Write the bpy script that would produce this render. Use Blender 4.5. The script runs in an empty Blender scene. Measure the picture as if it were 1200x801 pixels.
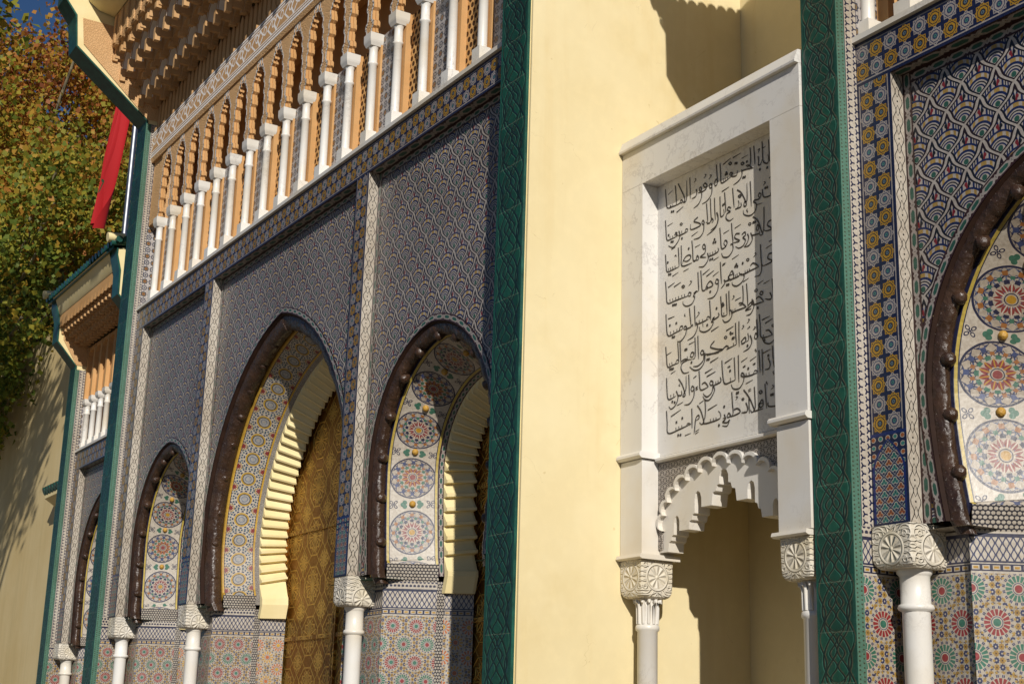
import bpy, math, random
import numpy as np
from mathutils import Vector
R_ = math.radians
PI = math.pi
random.seed(7)
RNG = np.random.default_rng(11)
scene = bpy.context.scene
COL = scene.collection

# ------------------------------------------------------------------ camera
CAM = (0.0, 0.0, 1.65)
yaw, pitch, roll = R_(31.385), R_(15.213), R_(1.6066)
fw = Vector((-math.cos(yaw) * math.cos(pitch), math.sin(yaw) * math.cos(pitch), math.sin(pitch)))
rt = fw.cross(Vector((0, 0, 1))).normalized()
up = rt.cross(fw)
r2 = rt * math.cos(roll) + up * math.sin(roll)
u2 = -rt * math.sin(roll) + up * math.cos(roll)
cam_d = bpy.data.cameras.new('camera')
cam_d.sensor_width = 36.0
cam_d.lens = 51.006
cam_d.clip_end = 2000
cam = bpy.data.objects.new('camera', cam_d)
COL.objects.link(cam)
from mathutils import Matrix
m = Matrix(((r2.x, u2.x, -fw.x, CAM[0]), (r2.y, u2.y, -fw.y, CAM[1]), (r2.z, u2.z, -fw.z, CAM[2]), (0, 0, 0, 1)))
cam.matrix_world = m
scene.camera = cam

# ------------------------------------------------------------------ light
SUN = Vector((-1.0, 0.43, -0.56)).normalized()          # direction the light travels
sun_el = math.asin(-SUN.z)
sun_az = math.atan2(-SUN.x, -SUN.y)                       # clockwise from +Y towards +X
world = bpy.data.worlds.new('World')
scene.world = world
world.use_nodes = True
wn = world.node_tree
bg = wn.nodes['Background']
sky = wn.nodes.new('ShaderNodeTexSky')
sky.sky_type = 'NISHITA'
sky.sun_disc = False
sky.sun_elevation = sun_el
sky.sun_rotation = sun_az
sky.altitude = 1500
sky.air_density = 1.15
sky.dust_density = 0.0
sky.ozone_density = 8.0
wn.links.new(sky.outputs[0], bg.inputs[0])
bg.inputs[1].default_value = 0.05
sl = bpy.data.lights.new('sun', 'SUN')
sl.energy = 4.8
sl.angle = R_(0.53)
sl.color = (1.0, 0.95, 0.87)
so = bpy.data.objects.new('sun', sl)
so.rotation_euler = SUN.to_track_quat('-Z', 'Y').to_euler()
so.location = (20, -20, 30)
COL.objects.link(so)
scene.view_settings.view_transform = 'Standard'
scene.view_settings.look = 'None'
scene.view_settings.gamma = 1.0
scene.view_settings.exposure = -0.12

# ------------------------------------------------------------------ shader expressions
NT = None


class X:
    def __init__(s, v):
        s.v = v

    def __add__(a, b): return M('ADD', a, b)
    __radd__ = __add__
    def __sub__(a, b): return M('SUBTRACT', a, b)
    def __rsub__(a, b): return M('SUBTRACT', b, a)
    def __mul__(a, b): return M('MULTIPLY', a, b)
    __rmul__ = __mul__
    def __truediv__(a, b): return M('DIVIDE', a, b)
    def __rtruediv__(a, b): return M('DIVIDE', b, a)
    def __lt__(a, b): return M('LESS_THAN', a, b)
    def __gt__(a, b): return M('GREATER_THAN', a, b)
    def __neg__(a): return M('MULTIPLY', a, -1.0)


def M(op, *a):
    n = NT.nodes.new('ShaderNodeMath')
    n.operation = op
    for i, x in enumerate(a):
        if isinstance(x, X):
            NT.links.new(x.v, n.inputs[i])
        else:
            n.inputs[i].default_value = float(x)
    return X(n.outputs[0])


def ab(a): return M('ABSOLUTE', a)
def mx(a, b): return M('MAXIMUM', a, b)
def mn(a, b): return M('MINIMUM', a, b)
def fl(a): return M('FLOOR', a)
def fr(a): return M('FRACT', a)
def sn(a): return M('SINE', a)
def cs(a): return M('COSINE', a)
def sq(a): return M('SQRT', a)
def hyp(a, b): return sq(a * a + b * b)
def wrap(a, lo, hi): return M('WRAP', a, hi, lo)
def inside(a, lo, hi): return (a > lo) * (a < hi)
def par(a): return fr(fl(a) * 0.5) * 2.0          # 0 / 1 parity of floor(a)


def cl(h):
    r = []
    for i in (0, 2, 4):
        c = int(h[i:i + 2], 16) / 255
        r.append(c / 12.92 if c <= 0.04045 else ((c + 0.055) / 1.055) ** 2.4)
    return (*r, 1.0)


def mixc(f, a, b):
    n = NT.nodes.new('ShaderNodeMix')
    n.data_type = 'RGBA'
    if isinstance(f, X): NT.links.new(f.v, n.inputs[0])
    else: n.inputs[0].default_value = f
    for i, c in ((6, a), (7, b)):
        if isinstance(c, tuple): n.inputs[i].default_value = c
        else: NT.links.new(c, n.inputs[i])
    return n.outputs[2]


def mulc(f, a, b):
    o = mixc(f, a, b)
    o.node.blend_type = 'MULTIPLY'
    return o


def noise(vec, scale, detail=3, rough=0.55, dist=0.0):
    n = NT.nodes.new('ShaderNodeTexNoise')
    n.inputs['Scale'].default_value = scale
    n.inputs['Detail'].default_value = detail
    n.inputs['Roughness'].default_value = rough
    n.inputs['Distortion'].default_value = dist
    NT.links.new(vec, n.inputs['Vector'])
    return X(n.outputs[0])


def voro(vec, scale, feature='F1'):
    n = NT.nodes.new('ShaderNodeTexVoronoi')
    n.feature = feature
    n.inputs['Scale'].default_value = scale
    NT.links.new(vec, n.inputs['Vector'])
    return X(n.outputs['Distance'])


def ramp(x, lo, hi, a=0.0, b=1.0):
    n = NT.nodes.new('ShaderNodeMapRange')
    NT.links.new(x.v, n.inputs[0])
    for i, q in enumerate((lo, hi, a, b)): n.inputs[i + 1].default_value = q
    return X(n.outputs[0])


def vec3(x, y, z=0.0):
    n = NT.nodes.new('ShaderNodeCombineXYZ')
    for i, q in enumerate((x, y, z)):
        if isinstance(q, X): NT.links.new(q.v, n.inputs[i])
        else: n.inputs[i].default_value = q
    return n.outputs[0]


MATS = {}


def material(name, fn, rough=0.5, metal=0.0, spec=0.5, bump=0.0, bdist=0.01, coat=0.0):
    """fn(u, v, pos) -> colour[, height[, roughness]]"""
    global NT
    m = bpy.data.materials.new(name)
    m.use_nodes = True
    NT = m.node_tree
    p = NT.nodes['Principled BSDF']
    tc = NT.nodes.new('ShaderNodeTexCoord')
    sp = NT.nodes.new('ShaderNodeSeparateXYZ')
    NT.links.new(tc.outputs['UV'], sp.inputs[0])
    geo = NT.nodes.new('ShaderNodeNewGeometry')
    r = fn(X(sp.outputs[0]), X(sp.outputs[1]), geo.outputs['Position'])
    if not isinstance(r, tuple) or isinstance(r[0], float): r = (r,)
    colr = r[0]
    if isinstance(colr, tuple): p.inputs['Base Color'].default_value = colr
    else: NT.links.new(colr, p.inputs['Base Color'])
    if name.endswith('tile') or name.endswith('tile_large') or name.endswith('tile_yellow'):
        pz = geo.outputs['Position']
        cc_ = r[0]
        cc_ = mulc(ramp(noise(pz, 38.0, 2), 0.35, 0.75, 0.0, 0.55), cc_, cl('b9ada0'))
        cc_ = mulc(ramp(noise(pz, 0.9, 4, 0.6), 0.40, 0.75, 0.0, 0.5), cc_, cl('b5a590'))
        if len(r) < 2 or r[1] is None:
            r = (cc_, noise(pz, 30.0, 3))
            bump, bdist = 0.25, 0.004
        else: r = (cc_,) + tuple(r[1:])
        NT.links.new(cc_, p.inputs['Base Color'])
    p.inputs['Roughness'].default_value = rough
    p.inputs['Metallic'].default_value = metal
    p.inputs['Specular IOR Level'].default_value = spec
    p.inputs['Coat Weight'].default_value = coat
    p.inputs['Coat Roughness'].default_value = 0.1
    if len(r) > 1 and r[1] is not None:
        b = NT.nodes.new('ShaderNodeBump')
        b.inputs['Strength'].default_value = bump
        b.inputs['Distance'].default_value = bdist
        NT.links.new(r[1].v, b.inputs['Height'])
        NT.links.new(b.outputs[0], p.inputs['Normal'])
    if len(r) > 2: NT.links.new(r[2].v, p.inputs['Roughness'])
    MATS[name] = m
    return m


WHITE = cl('bcb4a7'); NAVY = cl('191f40'); BLACK = cl('1d1a1c'); BROWN = cl('3a2220'); YEL = cl('ad8424')
GREY = cl('a29a94'); RED = cl('7f302e'); GRN = cl('376a58'); ORG = cl('94602f'); TEAL = cl('487f74'); BLUE = cl('39548f')


def star8(x, y):
    return mn(mx(ab(x), ab(y)), (ab(x) + ab(y)) * 0.7071)


def polar(x, y, n, off=0.0):
    """radius, and the two coordinates of the nearest of n spokes"""
    r = hyp(x, y)
    th = M('ARCTAN2', y, x)
    s = 2 * PI / n
    t = wrap(th + off, -s / 2, s / 2)
    return r, r * cs(t), r * sn(t)


def grime(pos, c, amt=0.25, scale=1.3):
    f = ramp(noise(pos, scale, 4, 0.65), 0.35, 0.75, 0.0, amt)
    return mixc(f, c, cl('8a7a66'))


def f_star(u, v, pos):
    y = (v - 0.1) * 2.5
    x = u * 2.5
    fx = fr(x) - 0.5; fy = fr(y) - 0.5
    pa = par(x + fl(y))
    m1 = mx(ab(fx), ab(fy)); m2 = (ab(fx) + ab(fy)) * 0.7071
    d = mn(m1, m2)
    scol = mixc(pa, YEL, GREY)
    dk = mixc(pa, cl('2a2a30'), cl('333c5e'))
    mm = mx(m1, m2)
    c = mixc(d < 0.39, NAVY, scol)
    c = mixc((mm > 0.40) * (d < 0.335), c, dk)
    c = mixc(mm < 0.335, c, dk)
    c = mixc(inside(mm, 0.175, 0.285), c, scol)
    r = hyp(fx, fy)
    c = mixc(r < 0.10, c, mixc(pa, cl('5f727e'), TEAL))
    c = mixc(r < 0.04, c, dk)
    c = mixc((mn(ab(fx), ab(fy)) < 0.018) * (d > 0.335), c, GREY)
    e = mn(v, 1.0 - v)
    c = mixc(e < 0.1, c, GREY)
    c = mixc(e < 0.07, c, NAVY)
    return c, None


def f_bw(u, v, pos):
    y = v * 2.0
    x = u * 2.0 + fl(y) * 0.5
    fx = fr(x) - 0.5; fy = fr(y) - 0.5
    r, a, b = polar(fx, fy, 3, 0.5)
    c = mixc((ab(b) < 0.105) * inside(a, -1, 0.44), WHITE, NAVY)
    c = mixc(r < 0.15, c, NAVY)
    e = mn(v, 1.0 - v)
    c = mixc(e < 0.045, c, NAVY)
    return c, None


def f_white(u, v, pos):
    y = ab(v - 0.5)
    w = cs(u * 2 * PI / 1.15)
    c = mixc(ab(y - (0.26 + 0.12 * w)) < 0.03, WHITE, BLACK)
    c = mixc(ab(y - (0.02 - 0.12 * w)) < 0.02, c, BLACK)
    f = fr(u / 1.15 + 0.5) - 0.5
    c = mixc(hyp(f * 1.15, v - 0.5) < 0.06, c, BLACK)
    c = mixc(y > 0.46, c, NAVY)
    return c, None


def f_chain(u, v, pos):
    y = ab(v - 0.5) * 2.0
    fx = ab(fr(u / 2.1) - 0.5) * 2.1
    d = mx(y, fx * 0.62 + y * 0.42)
    c = mixc(d < 0.66, BROWN, GREY)
    c = mixc(d < 0.40, c, cl('2e5a4c'))
    d2 = ab(1.05 - fx) * 1.5 + y
    c = mixc(inside(d2, 0.2, 0.6), c, GREY)
    return c, None


def f_weave(u, v, pos):
    w, h = 0.30, 0.165
    def cell(rowshift):
        j = fl(v / h) + rowshift
        x = u / w + fr(j * 0.5)
        dx = (fr(x) - 0.5) * w
        dy = v - j * h
        d = sq(dx * dx + M('POWER', mx(dy, 0.0), 2.0) * 0.95)
        return d, dx, dy, par(fl(x) + j * 0.5)
    d0, x0, y0, p0 = cell(0.0)
    d1, x1, y1, p1 = cell(1.0)
    Rr = w / 2
    ins = d0 < Rr
    d = (d0 * ins + d1 * (1.0 - ins)) / Rr
    dx = x0 * ins + x1 * (1.0 - ins)
    dy = y0 * ins + y1 * (1.0 - ins)
    p = p0 * ins + p1 * (1.0 - ins)
    lg = cl('b3aba3')
    c = lg
    nb = cl('1b2854')
    c = mixc(d > 0.90, c, nb)
    c = mixc(inside(d, 0.71, 0.90) * (ab(dx) < 0.075) * (dy > 0.0) * (ab(ab(dx) - 0.038) > 0.014), c, cl('a88a48'))
    c = mixc(inside(d, 0.59, 0.71), c, nb)
    c = mixc(inside(d, 0.46, 0.525), c, cl('1d2029'))
    c = mixc(inside(d, 0.31, 0.39), c, nb)
    c = mixc(hyp(dx, dy - 0.02) < 0.022, c, cl('2f5a4c'))
    ex = w / 2 - ab(dx)
    fl_ = mn(hyp(ex, (dy - 0.005) * 0.6), hyp(ab(ex - 0.012), dy - 0.018)) < 0.017
    c = mixc(fl_, c, mixc(p, cl('7d262c'), cl('1b1d22')))
    wav = sn(v * (2 * PI / h)) * 0.05
    # white ribbons with dark edges that weave across the arcs
    qs = [ab(fr(u / w + (v / (2 * h) + wav) * sg + (0.15 if sg > 0 else -0.15)) - 0.5) * (w * 0.72) for sg in (1.0, -1.0)]
    q = mn(qs[0], qs[1])
    c = mixc(q < 0.0235, c, mixc(p, cl('241619'), cl('17181f')))
    c = mixc(q < 0.0095, c, lg)
    return c, None


def rosette(c, x, y, R, n, c1, c2, c3):
    r, a, b = polar(x, y, n)
    c = mixc(r < R * 1.42, c, cl('b3ab9d'))
    r2_, a2, b2 = polar(x, y, n, PI / n)
    c = mixc(inside(r, R * 1.32, R * 1.50) * (ab(b2) < R * 0.085), c, cl('a98c45'))
    c = mixc(inside(r, R * 1.05, R * 1.26) * (ab(ab(b2) - R * 0.06) < R * 0.045), c, c3)
    c = mixc(inside(r, R * 0.52, R * 1.0) * (ab(b) < (R * 0.02 + 0.115 * a)), c, c1)
    c = mixc(r < R * 0.30, c, c2)
    c = mixc(inside(r, R * 0.40, R * 0.46), c, c3)
    return c


def dado(px, pz, ca, cb, n=16):
    def f(u, v, pos):
        # small pieces between the rosettes
        q = px / 8
        fx = fr(u / q) - 0.5; fy = fr(v / (pz / 10)) - 0.5
        pa = par(u / q + fl(v / (pz / 10)))
        s = star8(fx, fy)
        c = mixc(s < 0.385, cl('ada596'), mixc(pa, cl('27325c'), cl('9c7c3c')))
        c = mixc(s < 0.11, c, mixc(pa, WHITE, cl('4a3423')))
        x1 = (fr(u / px) - 0.5) * px; y1 = (fr(v / pz) - 0.5) * pz
        x2 = (fr(u / px + 0.5) - 0.5) * px; y2 = (fr(v / pz + 0.5) - 0.5) * pz
        Rr = px * 0.28
        c = rosette(c, x1, y1, Rr, n, ca, cb, cl('2b3763'))
        c = rosette(c, x2, y2, Rr, n, cb, ca, cl('2b3763'))
        # border bands under the arch springing
        c = mixc(v > 2.80, c, WHITE)
        hx_ = star8(fr(u / 0.04 + fl(v / 0.04) * 0.5) - 0.5, fr(v / 0.04) - 0.5)
        c = mixc((v > 3.09) * (hx_ < 0.30), c, NAVY)
        e1 = inside(v, 2.815, 2.865)
        fu = fr(u / 0.07) - 0.5
        c = mixc(e1, c, NAVY)
        c = mixc(inside(v, 2.825, 2.855) * (ab(fu) < 0.36), c, WHITE)
        c = mixc(inside(v, 2.832, 2.848) * (ab(fu) < 0.24), c, YEL)
        fu2 = ab(fr(u / 0.05) - 0.5)
        b1 = inside(v, 2.885, 3.045)
        vv = (v - 2.885) / 0.16
        c = mixc(b1 * (ab(fu2 - (0.25 + 0.17 * cs(vv * 4 * PI))) < 0.105), c, cl('2a3358'))
        c = mixc(inside(v, 3.045, 3.07), c, NAVY)
        c = mixc(inside(v, 2.872, 2.885), c, NAVY)
        return grime(pos, c, 0.12), None
    return f


def f_check(u, v, pos):
    x = u / 0.036; y = v / 0.030
    fx = fr(x + fl(y) * 0.5) - 0.5; fy = fr(y) - 0.5
    d = mx(ab(fy), ab(fx) * 0.85 + ab(fy) * 0.5)
    c = mixc(d < 0.37, cl('3c3a40'), WHITE)
    return c, None


def f_med(P, W, D):
    def f(u, v, pos):
        R = D / 2
        x = (fr(u / P) - 0.5) * P; y = v - W / 2
        pa = par(u / P)
        c = WHITE
        # leaves between the medallions
        xe = (fr(u / P + 0.5) - 0.5) * P
        ya = ab(y)
        lf = mn(hyp(xe * 1.0, ya - W * 0.18), hyp(ab(xe) - 0.022, ya - W * 0.14)) < 0.024
        c = mixc(lf, c, GRN)
        r4, a4, b4 = polar(xe, ya - W * 0.36, 4, PI / 4)
        c = mixc((ab(hyp(a4 - 0.032, b4 * 1.5) - 0.018) < 0.0055) + (r4 < 0.008), c, NAVY)
        r, a, b = polar(x, y, 12)
        rb, a2, b2 = polar(x, y, 24)
        r8, a8, b8 = polar(x, y, 12, PI / 12)
        t = r / R
        c = mixc(t < 1.02, c, NAVY)
        c = mixc(t < 0.955, c, cl('a99f91'))
        # outer interlace
        k = ab(ab(b) - R * 0.13 * (1.0 + cs(t * 12.0)))
        c = mixc(inside(t, 0.52, 0.93) * (k < R * 0.042), c, mixc(pa, NAVY, cl('34406a')))
        k3 = ab(ab(b2) - R * 0.07 * (1.0 + sn(t * 17.0)))
        c = mixc(inside(t, 0.25, 0.95) * (k3 < R * 0.018), c, mixc(pa, cl('55607e'), NAVY))
        c = mixc(inside(t, 0.74, 0.88) * (ab(b) < R * 0.075), c, mixc(pa, ORG, cl('36446f')))
        c = mixc(inside(t, 0.60, 0.72) * (ab(b8) < R * 0.06), c, mixc(pa, GRN, ORG))
        c = mixc(inside(t, 0.48, 0.60) * (ab(b) < R * 0.075), c, mixc(pa, NAVY, GRN))
        # inner petals
        pet = inside(t, 0.20, 0.50) * (ab(b8) < R * 0.085 * sn((t - 0.20) * 10.4))
        c = mixc(pet, c, RED)
        c = mixc(pet * (ab(b8) < R * 0.018), c, mixc(pa, WHITE, YEL))
        c = mixc(inside(t, 0.16, 0.19), c, NAVY)
        c = mixc(t < 0.13, c, mixc(pa, YEL, RED))
        e = mn(v, W - v)
        c = mixc(e < 0.038, c, NAVY)
        c = mixc(e < 0.030, c, cl('b9a44a'))
        c = mixc(e < 0.006, c, NAVY)
        return grime(pos, c, 0.10), None
    return f


def f_rband(P, W):
    def f(u, v, pos):
        x = (fr(u / P) - 0.5) * P; y = v - W / 2
        q = 0.042
        fx = fr(u / q) - 0.5; fy = fr(v / q) - 0.5
        s = star8(fx, fy)
        c = mixc(s < 0.37, WHITE, cl('2f3a58'))
        c = mixc(s < 0.12, c, TEAL)
        r, a, b = polar(x, y, 12)
        c = mixc(r < 0.170, c, WHITE)
        c = mixc(inside(r, 0.108, 0.128) * (ab(b) < 0.016), c, cl('2f3a58'))
        c = mixc(inside(r, 0.138, 0.162) * (ab(ab(b) - 0.018) < 0.011), c, cl('39576a'))
        c = mixc(inside(r, 0.075, 0.10), c, cl('b5943c'))
        c = mixc(inside(r, 0.068, 0.078), c, NAVY)
        c = mixc(r < 0.068, c, cl('a09f9b'))
        c = mixc(inside(r, 0.034, 0.042), c, cl('57698a'))
        xe = (fr(u / P + 0.5) - 0.5) * P
        ye = ab(y) - W * 0.40
        r3, a3, b3 = polar(xe, ye, 8)
        c = mixc(r3 < 0.055, c, cl('a98a3c'))
        c = mixc(r3 < 0.045, c, WHITE)
        c = mixc((r3 < 0.040) * (ab(b3) < 0.009), c, RED)
        e = mn(v, W - v)
        c = mixc(e < 0.03, c, NAVY)
        c = mixc(e < 0.024, c, cl('c09a3a'))
        return grime(pos, c, 0.10), None
    return f


def f_green(u, v, pos):
    y = ab(v - 0.5) * 2.0
    t = u / 0.92
    s = sn(t * 2 * PI); s1 = sn(t * PI); c1 = cs(t * 2 * PI)
    f = fr(t)
    l1 = ab(y - 0.86 * M('POWER', mx(sn(f * PI), 0.0), 0.6) * (1.0 - 0.35 * f))
    g_ = fr(t + 0.36)
    l2 = ab(y - 0.62 * M('POWER', mx(sn(g_ * PI), 0.0), 1.6))
    l3 = ab(y - (0.20 + 0.18 * sn(t * 4 * PI + 0.6)))
    l4 = ab(y - (0.74 + 0.18 * sn(t * 2 * PI + 2.4)))
    d = mn(mn(l1, l2), mn(l3, l4))
    line = ramp(d, 0.03, 0.085, 1.0, 0.0)
    nz = noise(pos, 9.0, 3)
    base = mixc(ramp(nz, 0.35, 0.7), cl('16463a'), cl('226050'))
    lob = ramp(sn(t * 2 * PI + y * 3.0), -0.5, 0.6)
    base = mixc(lob * 0.6, base, cl('1a604b'))
    tile_ = noise(vec3(fl(t), 3.7, 1.1), 5.3, 0)
    base = mulc(1.0, base, mixc(ramp(tile_, 0.35, 0.65), cl('dfe8e0'), cl('b9c8c2')))
    c = mixc(line * 0.85, base, cl('081d1a'))
    c = mixc(inside(line, 0.10, 0.50) * 0.42, c, cl('5f9480'))  # pale highlights beside the carved lines, painted into the colour
    c = mixc((mn(fr(t), 1.0 - fr(t)) < 0.008) * 0.6, c, cl('6e7f6c'))
    e = mn(v, 1.0 - v)
    c = mixc(e < 0.06, c, cl('174f41'))
    h = 1.0 - line + lob * 0.35
    return c, h, ramp(noise(pos, 30.0, 2), 0.3, 0.7, 0.28, 0.55)


def f_turq(u, v, pos):
    fx = fr(u * 1.8 + fl(v * 2.0) * 0.5) - 0.5; fy = fr(v * 2.0) - 0.5
    c = mixc(hyp(fx, fy) < 0.2, cl('557c6c'), cl('3d4230'))
    return c, None


def f_darkgreen(u, v, pos):
    nz = noise(pos, 7.0, 3)
    return mixc(ramp(nz, 0.35, 0.7), cl('173f38'), cl('24594c')), nz


def f_mihrab(u, v, pos):
    # u across (0..1), v up (0..2.25 widths)
    x = ab(u - 0.5)
    q = 0.30
    fx = fr((u - 0.5) / q) - 0.5; fy = fr(v / q) - 0.5
    fx2 = fr((u - 0.5) / q + 0.5) - 0.5; fy2 = fr(v / q + 0.5) - 0.5
    def bud(c, a, b, col1):
        d = mn(hyp(a, (b - 0.05) * 0.75), hyp(ab(a) - 0.15, b + 0.12))
        c = mixc(d < 0.185, c, cl('b5ada2'))
        c = mixc(d < 0.13, c, col1)
        return mixc(d < 0.05, c, NAVY)
    c = bud(NAVY, fx, fy, cl('3c7d74'))
    c = bud(c, fx2, fy2, cl('9c5a2c'))
    lat = ab(ab(fx) + ab(fy) - 0.5) < 0.035
    c = mixc(lat, c, cl('8d9098'))
    lim = 0.42 - 0.42 * M('POWER', mx((v - 1.35) / 0.72, 0.0), 1.7)
    o1 = polar(fr(u * 5.0) - 0.5, fr(v * 5.0) - 0.5, 5)
    c2 = mixc(o1[0] < 0.33, NAVY, cl('b5ada2'))
    c2 = mixc(o1[0] < 0.24, c2, mixc(par(u * 5.0 + fl(v * 5.0)), cl('9c5a2c'), cl('3c7d74')))
    out_ = x > lim
    c = mixc(out_, c, c2)
    c = mixc(inside(x - lim, -0.03, 0.03), c, cl('1b2a66'))
    c = mixc(x > 0.45, c, NAVY)
    c = mixc(v < 0.07, c, NAVY)
    c = mixc(v > 2.17, c, cl('1b2a66'))
    return c, None


def f_plaster(u, v, pos):
    n1 = noise(pos, 0.7, 4, 0.6)
    n2 = noise(pos, 9.0, 4, 0.6)
    c = mixc(ramp(n1, 0.3, 0.72), cl('dccda3'), cl('d4c294'))
    c = mixc(ramp(n2, 0.45, 0.8, 0.0, 0.25), c, cl('ead9ab'))
    warp = noise(pos, 3.0, 3, 0.6)
    nn = NT.nodes.new('ShaderNodeTexVoronoi')
    nn.feature = 'DISTANCE_TO_EDGE'
    nn.inputs['Scale'].default_value = 1.9
    mp = NT.nodes.new('ShaderNodeVectorMath'); mp.operation = 'ADD'
    NT.links.new(pos, mp.inputs[0]); NT.links.new(vec3(warp * 0.7, warp * 0.5, warp * 0.8), mp.inputs[1])
    NT.links.new(mp.outputs[0], nn.inputs['Vector'])
    ed = X(nn.outputs['Distance'])
    gate_ = noise(pos, 2.3, 2) > 0.615
    crack = (ed < 0.0035) * gate_
    c = mixc(crack * 0.30, c, cl('97804f'))
    spots = (noise(pos, 14.0, 2) > 0.77)
    c = mixc(spots * 0.22, c, cl('94723c'))
    mp2 = NT.nodes.new('ShaderNodeMapping'); mp2.inputs['Scale'].default_value = (2.2, 2.2, 0.16)
    NT.links.new(pos, mp2.inputs[0])
    drip = ramp(noise(mp2.outputs[0], 1.6, 5, 0.65), 0.52, 0.80, 0.0, 0.38)
    c = mixc(drip, c, cl('c9ae74'))
    patch = noise(pos, 0.45, 5, 0.7)
    c = mixc(ramp(patch, 0.50, 0.56, 0.0, 0.22), c, cl('e3d6b0'))
    scuff = (noise(pos, 5.5, 3, 0.7) > 0.735)
    c = mixc(scuff * 0.30, c, cl('a98c55'))
    h = n2 * 0.25 + n1 * 0.8 - crack * 0.5 + patch * 0.5
    return c, h


def f_plaster_left(u, v, pos):
    n1 = noise(pos, 0.6, 4, 0.6)
    n2 = noise(pos, 7.0, 4, 0.6)
    st = NT.nodes.new('ShaderNodeMapping'); st.inputs['Scale'].default_value = (3.0, 3.0, 0.25)
    NT.links.new(pos, st.inputs[0])
    n3 = noise(st.outputs[0], 1.5, 4, 0.6)
    c = mixc(ramp(n1, 0.3, 0.72), cl('d8c495'), cl('cbb27c'))
    c = mixc(ramp(n3, 0.45, 0.75, 0.0, 0.35), c, cl('b9a575'))
    return c, n2 * 0.4 + n1


def f_marble(tint='d6d2cb', vein='a39c98'):
    def f(u, v, pos):
        n1 = noise(pos, 3.4, 7, 0.68, 0.35)
        v1 = ramp(ab(n1 - 0.5), 0.0, 0.022, 1.0, 0.0)
        n2 = noise(pos, 1.3, 3)
        gatev = ramp(n2, 0.46, 0.66)
        c = mixc(v1 * gatev * 0.6, cl(tint), cl(vein))
        n3 = noise(pos, 1.1, 4)
        c = mixc(ramp(n3, 0.45, 0.72, 0.0, 0.6), c, cl('cdbb98'))
        return c, noise(pos, 45.0, 2)
    return f


def f_carvedmarble(u, v, pos):
    tc = NT.nodes.new('ShaderNodeTexCoord')
    sp = NT.nodes.new('ShaderNodeSeparateXYZ'); NT.links.new(tc.outputs['Object'], sp.inputs[0])
    x, y, z = (X(sp.outputs[i]) for i in range(3))
    a = mn(ab(x), ab(y)); zz = z - 2.985
    r, p_, q_ = polar(a, zz + 0.015, 10, PI / 10)
    leaf = ramp(ab(q_) - r * 0.20, -0.012, 0.004, 1.0, 0.0) * inside(r, 0.022, 0.092)
    ring = ramp(ab(r - 0.107), 0.004, 0.011, 1.0, 0.0)
    r2a = hyp(a - 0.125, zz - 0.085); r2b = hyp(a - 0.125, zz + 0.095)
    scroll = ramp(mn(ab(fr(r2a * 26.0) - 0.5), ab(fr(r2b * 26.0) - 0.5)), 0.06, 0.26, 1.0, 0.0) * (r > 0.122)
    h = mx(mx(leaf, ring), scroll)
    h = h + ramp(r, 0.0, 0.02, 1.0, 0.0)
    n = noise(pos, 3.0, 3)
    c = mixc(ramp(h, 0.0, 0.5, 0.14, 0.0), mixc(ramp(n, 0.35, 0.7), cl('ddd6c9'), cl('d2c5a8')), cl('b39c74'))
    return c, h + noise(pos, 50.0, 2) * 0.2


def f_stucco(base, alt, sc=16.0):
    def f(u, v, pos):
        a = voro(pos, sc, 'DISTANCE_TO_EDGE')
        b = noise(pos, sc * 2.2, 3)
        n = noise(pos, 1.4, 4)
        c = mixc(ramp(n, 0.3, 0.7), cl(base), cl(alt))
        return c, ramp(a, 0.0, 0.2) + b * 0.5
    return f


def f_plainstucco(base, alt):
    def f(u, v, pos):
        n = noise(pos, 2.4, 5)
        return mixc(ramp(n, 0.3, 0.7), cl(base), cl(alt)), noise(pos, 25.0, 3)
    return f


def f_lattice(u, v, pos):
    fx = fr(u / 0.085 + fl(v / 0.075) * 0.5) - 0.5; fy = fr(v / 0.075) - 0.5
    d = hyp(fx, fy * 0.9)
    hole_shade = d < 0.30  # holes are not cut through; their shaded inside is painted dark brown
    c = mixc(hole_shade, cl('cfa064'), cl('4a2d17'))
    return c, ramp(d, 0.24, 0.40)


def f_callig(u, v, pos):
    c = mixc(ramp(noise(pos, 6.0, 3), 0.3, 0.7), cl('c49c70'), cl('b28a60'))
    e = mn(v, 1.0 - v)
    wl = cl('e8e4e0')
    c = mixc(inside(e, 0.02, 0.08), c, wl)
    c = mixc(inside(e, 0.08, 0.10), c, cl('3a2c24'))
    c = mixc(inside(e, 0.12, 0.17), c, wl)
    c = mixc(inside(e, 0.17, 0.185), c, cl('3a2c24'))
    c = mixc(inside(e, 0.215, 0.245), c, wl)
    y = (v - 0.5) * 3.6
    for ofs, sl_, wd in ((0.0, 0.34, 0.05), (0.28, -0.30, 0.045), (0.62, 0.22, 0.05)):
        x = (fr(u / 1.25 + ofs) - 0.5) * 1.25
        c = mixc((ab(y) < 0.95) * (ab(x - sl_ * ab(y) + 0.1) < wd), c, wl)
    x = (fr(u / 0.625) - 0.5) * 0.625
    c = mixc(ab(hyp(x, (y - 0.3) * 0.22) - 0.10) < 0.022, c, wl)
    return c, voro(pos, 22.0, 'DISTANCE_TO_EDGE')


def f_greytile(u, v, pos):
    q = 0.105
    fx = fr(u / q) - 0.5; fy = fr(v / q) - 0.5
    pa = par(u / q + fl(v / q))
    s = star8(fx, fy)
    c = mixc(s < 0.34, cl('b5b0ad'), cl('3a3f52'))
    c = mixc(s < 0.22, c, mixc(pa, cl('a9a5a2'), cl('8a7040')))
    c = mixc(s < 0.10, c, mixc(pa, cl('2e3346'), cl('7a3434')))
    return c, None


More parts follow.
